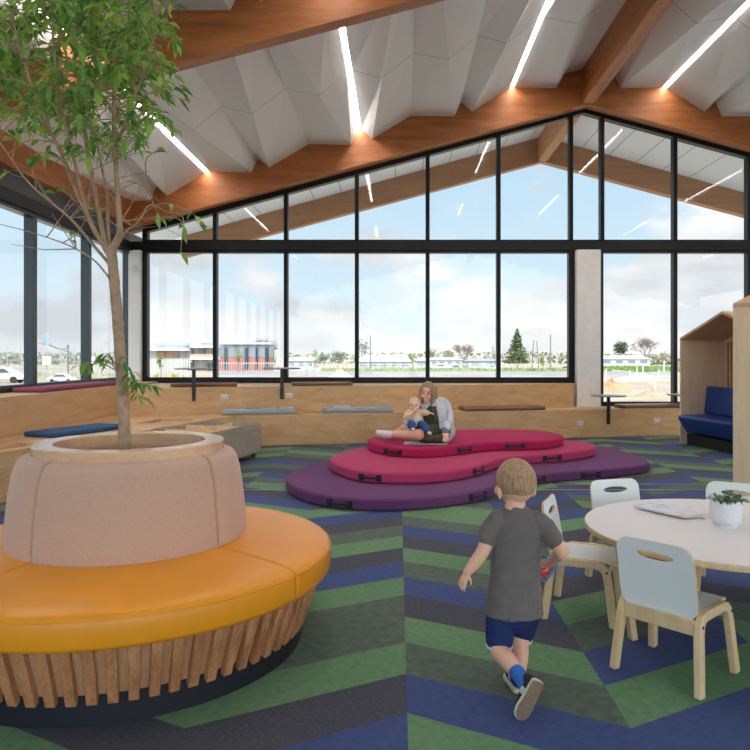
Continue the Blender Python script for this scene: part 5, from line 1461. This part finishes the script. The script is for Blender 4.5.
far_tree('round_tree', 'dull olive tree behind the long white flat house', 447, 365, 351, 22, 'round', 'dull', 400)
bare_tree('wide bare tree behind the long white flat house', 463, 367, 339.5, 28)
far_tree('round_tree', 'small dark upright tree beside the tall conifer', 493, 366, 344.5, 9, 'cone', 'green', 320)
far_tree('conifer', 'tall conifer standing in front of the clouds', 517, 368, 329, 26, 'cone', 'conifer', 1400, trunk=.12)
far_tree('sapling', 'leafy sapling between the steel masts', 543, 371.5, 352.5, 11, 'round', 'young', 240)
far_tree('round_tree', 'small round tree close to the concrete column', 561, 366, 353, 9, 'round', 'green', 260)
far_tree('round_tree', 'dark tree behind the long white house', 619, 364.5, 341, 20, 'round', 'dark', 700)
bare_tree('large bare tree behind the long white house', 646, 364.5, 333, 36, dense=4)
far_tree('round_tree', 'small olive tree at the end of the long white house', 663, 365, 350.5, 10, 'round', 'dull', 300)
far_tree('round_tree', 'dull tree far behind the basketball hoop', 46, 369, 352, 18, 'round', 'dull', 300)
far_tree('round_tree', 'dull tree far behind the court fence and the parked car', 8, 369, 351, 34, 'round', 'dull', 400)
# a loose hedge line on the horizon
def hedge(label, pa, pb, Y, hmin, hmax, fol):
    k = sc(Y); rnd = random.Random(pa); o = Vector(((pa-398)*k, Y, GZ)); L = (pb-pa)*k; bm = BM()
    def ins():
        x = rnd.random(); hh = hmin+(hmax-hmin)*(.5+.5*noise.noise(Vector((x*9, pa, 0)))); return Vector((x*L, rnd.uniform(-2, 2), rnd.random()*hh))
    cards(bm, 900, ins, .7, rnd); ob = obj('hedge', bm, FOL[fol], loc=o); tag(ob, label, 'hedge', kind='stuff')
hedge('low hedge line on the horizon behind the houses', 285, 575, 210, 2.6, 4.4, 'dull')
hedge('low hedge line on the horizon behind the sports court', -40, 130, 200, 2.4, 4.6, 'dull')
hedge('low grey green hedge line behind the long white house', 598, 760, 200, 2.0, 3.8, 'dull')
def mound(name, label, px, py, wpx, hpx, col, seed):
    o = G(px, py); k = sc(o.y); w = wpx/2*k; h = hpx*k; bm = BM(); n, m = 30, 10; rings = []
    for j in range(m+1):
        t = j/m; rings.append([bm.verts.new((w*t*math.cos(2*PI*i/n)*(1+.25*noise.noise(Vector((math.cos(2*PI*i/n)*1.5, math.sin(2*PI*i/n)*1.5, seed)))), w*.8*t*math.sin(2*PI*i/n), h*(1-t)**1.1*(1+.35*noise.noise(Vector((t*3, i*.6, seed)))))) for i in range(n)])
    for a, b in zip(rings, rings[1:]):
        for i in range(n): bm.faces.new((a[i], b[i], b[(i+1) % n], a[(i+1) % n]))
    bmesh.ops.remove_doubles(bm, verts=bm.verts, dist=1e-4)
    ob = obj(name, bm, mat('heap_'+name, col, 1, var=.14, vscale=1.2), loc=o, smooth=80); tag(ob, label, 'heap')
mound('sand_heap', 'pale sand heap beside the road before the dark round trees', 341, 377, 24, 8, (186, 178, 162), 1)
mound('sand_heap', 'broad tan sand heap beyond the low perch table', 612, 392, 46, 13, (156, 132, 104), 2)
mound('gravel_heap', 'long grey gravel heap behind the tan sand heap', 640, 380, 60, 7, (156, 158, 160), 3)
mound('sand_heap', 'flat sand bank at the edge of the building site', 652, 397, 50, 7, (150, 136, 114), 4)
rnd = random.Random(3)
spots = [(606, 378), (630, 380), (643, 374), (655, 390), (637, 372), (659, 378), (650, 384), (664, 372)]
for i, (a, b) in enumerate(spots):
    o = G(a, b); k = sc(o.y); bm = BM(); h = rnd.uniform(8, 11)*k; box2(bm, (-.05, -.05, 0), (.05, .05, h))
    tag(obj('survey_stake', bm, M['white'], loc=o), 'white survey stake standing in the rubble of the building site', 'stake', 'white survey stakes')
def pole(label, px, ybase, ytop, r, lean=0):
    o = G(px, ybase); h = (ybase-ytop)*sc(o.y); bm = BM(); tube(bm, [(0, 0, 0), (lean, 0, h)], [r, r*.6], 6); tag(obj('utility_pole', bm, mat('pole_grey', (112, 116, 122), .8), loc=o), label, 'pole', 'poles beyond the windows')
pole('tall grey pole beside the open pine tree', 370.5, 370.6, 335, .16); pole('tall grey pole next to the concrete column', 550.5, 369, 334.5, .16)
pole('leaning mast of the steel pair, nearer the conifer', 532, 368, 340, .13, .35); pole('leaning mast of the steel pair, farther from the conifer', 539, 368, 341, .13, -.5)
def car(label, px, py, lpx, col, rot=0):
    o = G(px, py); L = lpx*sc(o.y); s = L/4.3; root = thing('car', label, 'car', o, rot, 'parked cars'); 
    prof = [(-2.15, .35), (-2.12, .75), (-1.9, .88), (-1.35, .92), (-.75, 1.42), (.55, 1.46), (1.2, .95), (1.95, .82), (2.15, .6), (2.12, .32)]
    bm = BM(); A = [bm.verts.new((x*s, -.85*s, z*s)) for x, z in prof]; B_ = [bm.verts.new((x*s, .85*s, z*s)) for x, z in prof]
    bm.faces.new(A); bm.faces.new(B_[::-1])
    for i in range(len(prof)): bm.faces.new((A[i], B_[i], B_[(i+1) % len(prof)], A[(i+1) % len(prof)]))
    bmesh.ops.recalc_face_normals(bm, faces=bm.faces); obj('body', bm, mat('car_paint', col, .3, coat=.5), root, bevel=.06*s, seg=2)
    for side in (-1, 1):
        bm = BM(); pts = [(-1.22, .95), (-.72, 1.36), (.5, 1.38), (1.02, .96)]; face(bm, [(x*s, side*.86*s, z*s) for x, z in pts]); obj('side_glass', bm, mat('car_glass', (70, 80, 90), .15), root)
        for x in (-1.3, 1.3):
            bm = BM(); tube(bm, [(x*s, side*.70*s, .32*s), (x*s, side*.88*s, .32*s)], .32*s, 16); obj('wheel', bm, mat('tyre', (44, 44, 46), .8), root)
car('silver car parked by the court fence outside the side windows', 2, 383, 46, (196, 200, 204), .15)
car('silver car parked below the basketball hoop', 62, 382.5, 26, (206, 208, 210), .1)
car('white car parked before the long white flat house', 441, 370, 17, (226, 228, 230)); car('grey car parked before the long white flat house', 456, 370.2, 15, (150, 160, 172))
car('white car parked left of the conifer by the low pale house', 492, 370, 14, (230, 230, 232)); car('dark blue car parked next to the concrete column', 566, 370.5, 13, (84, 98, 120))
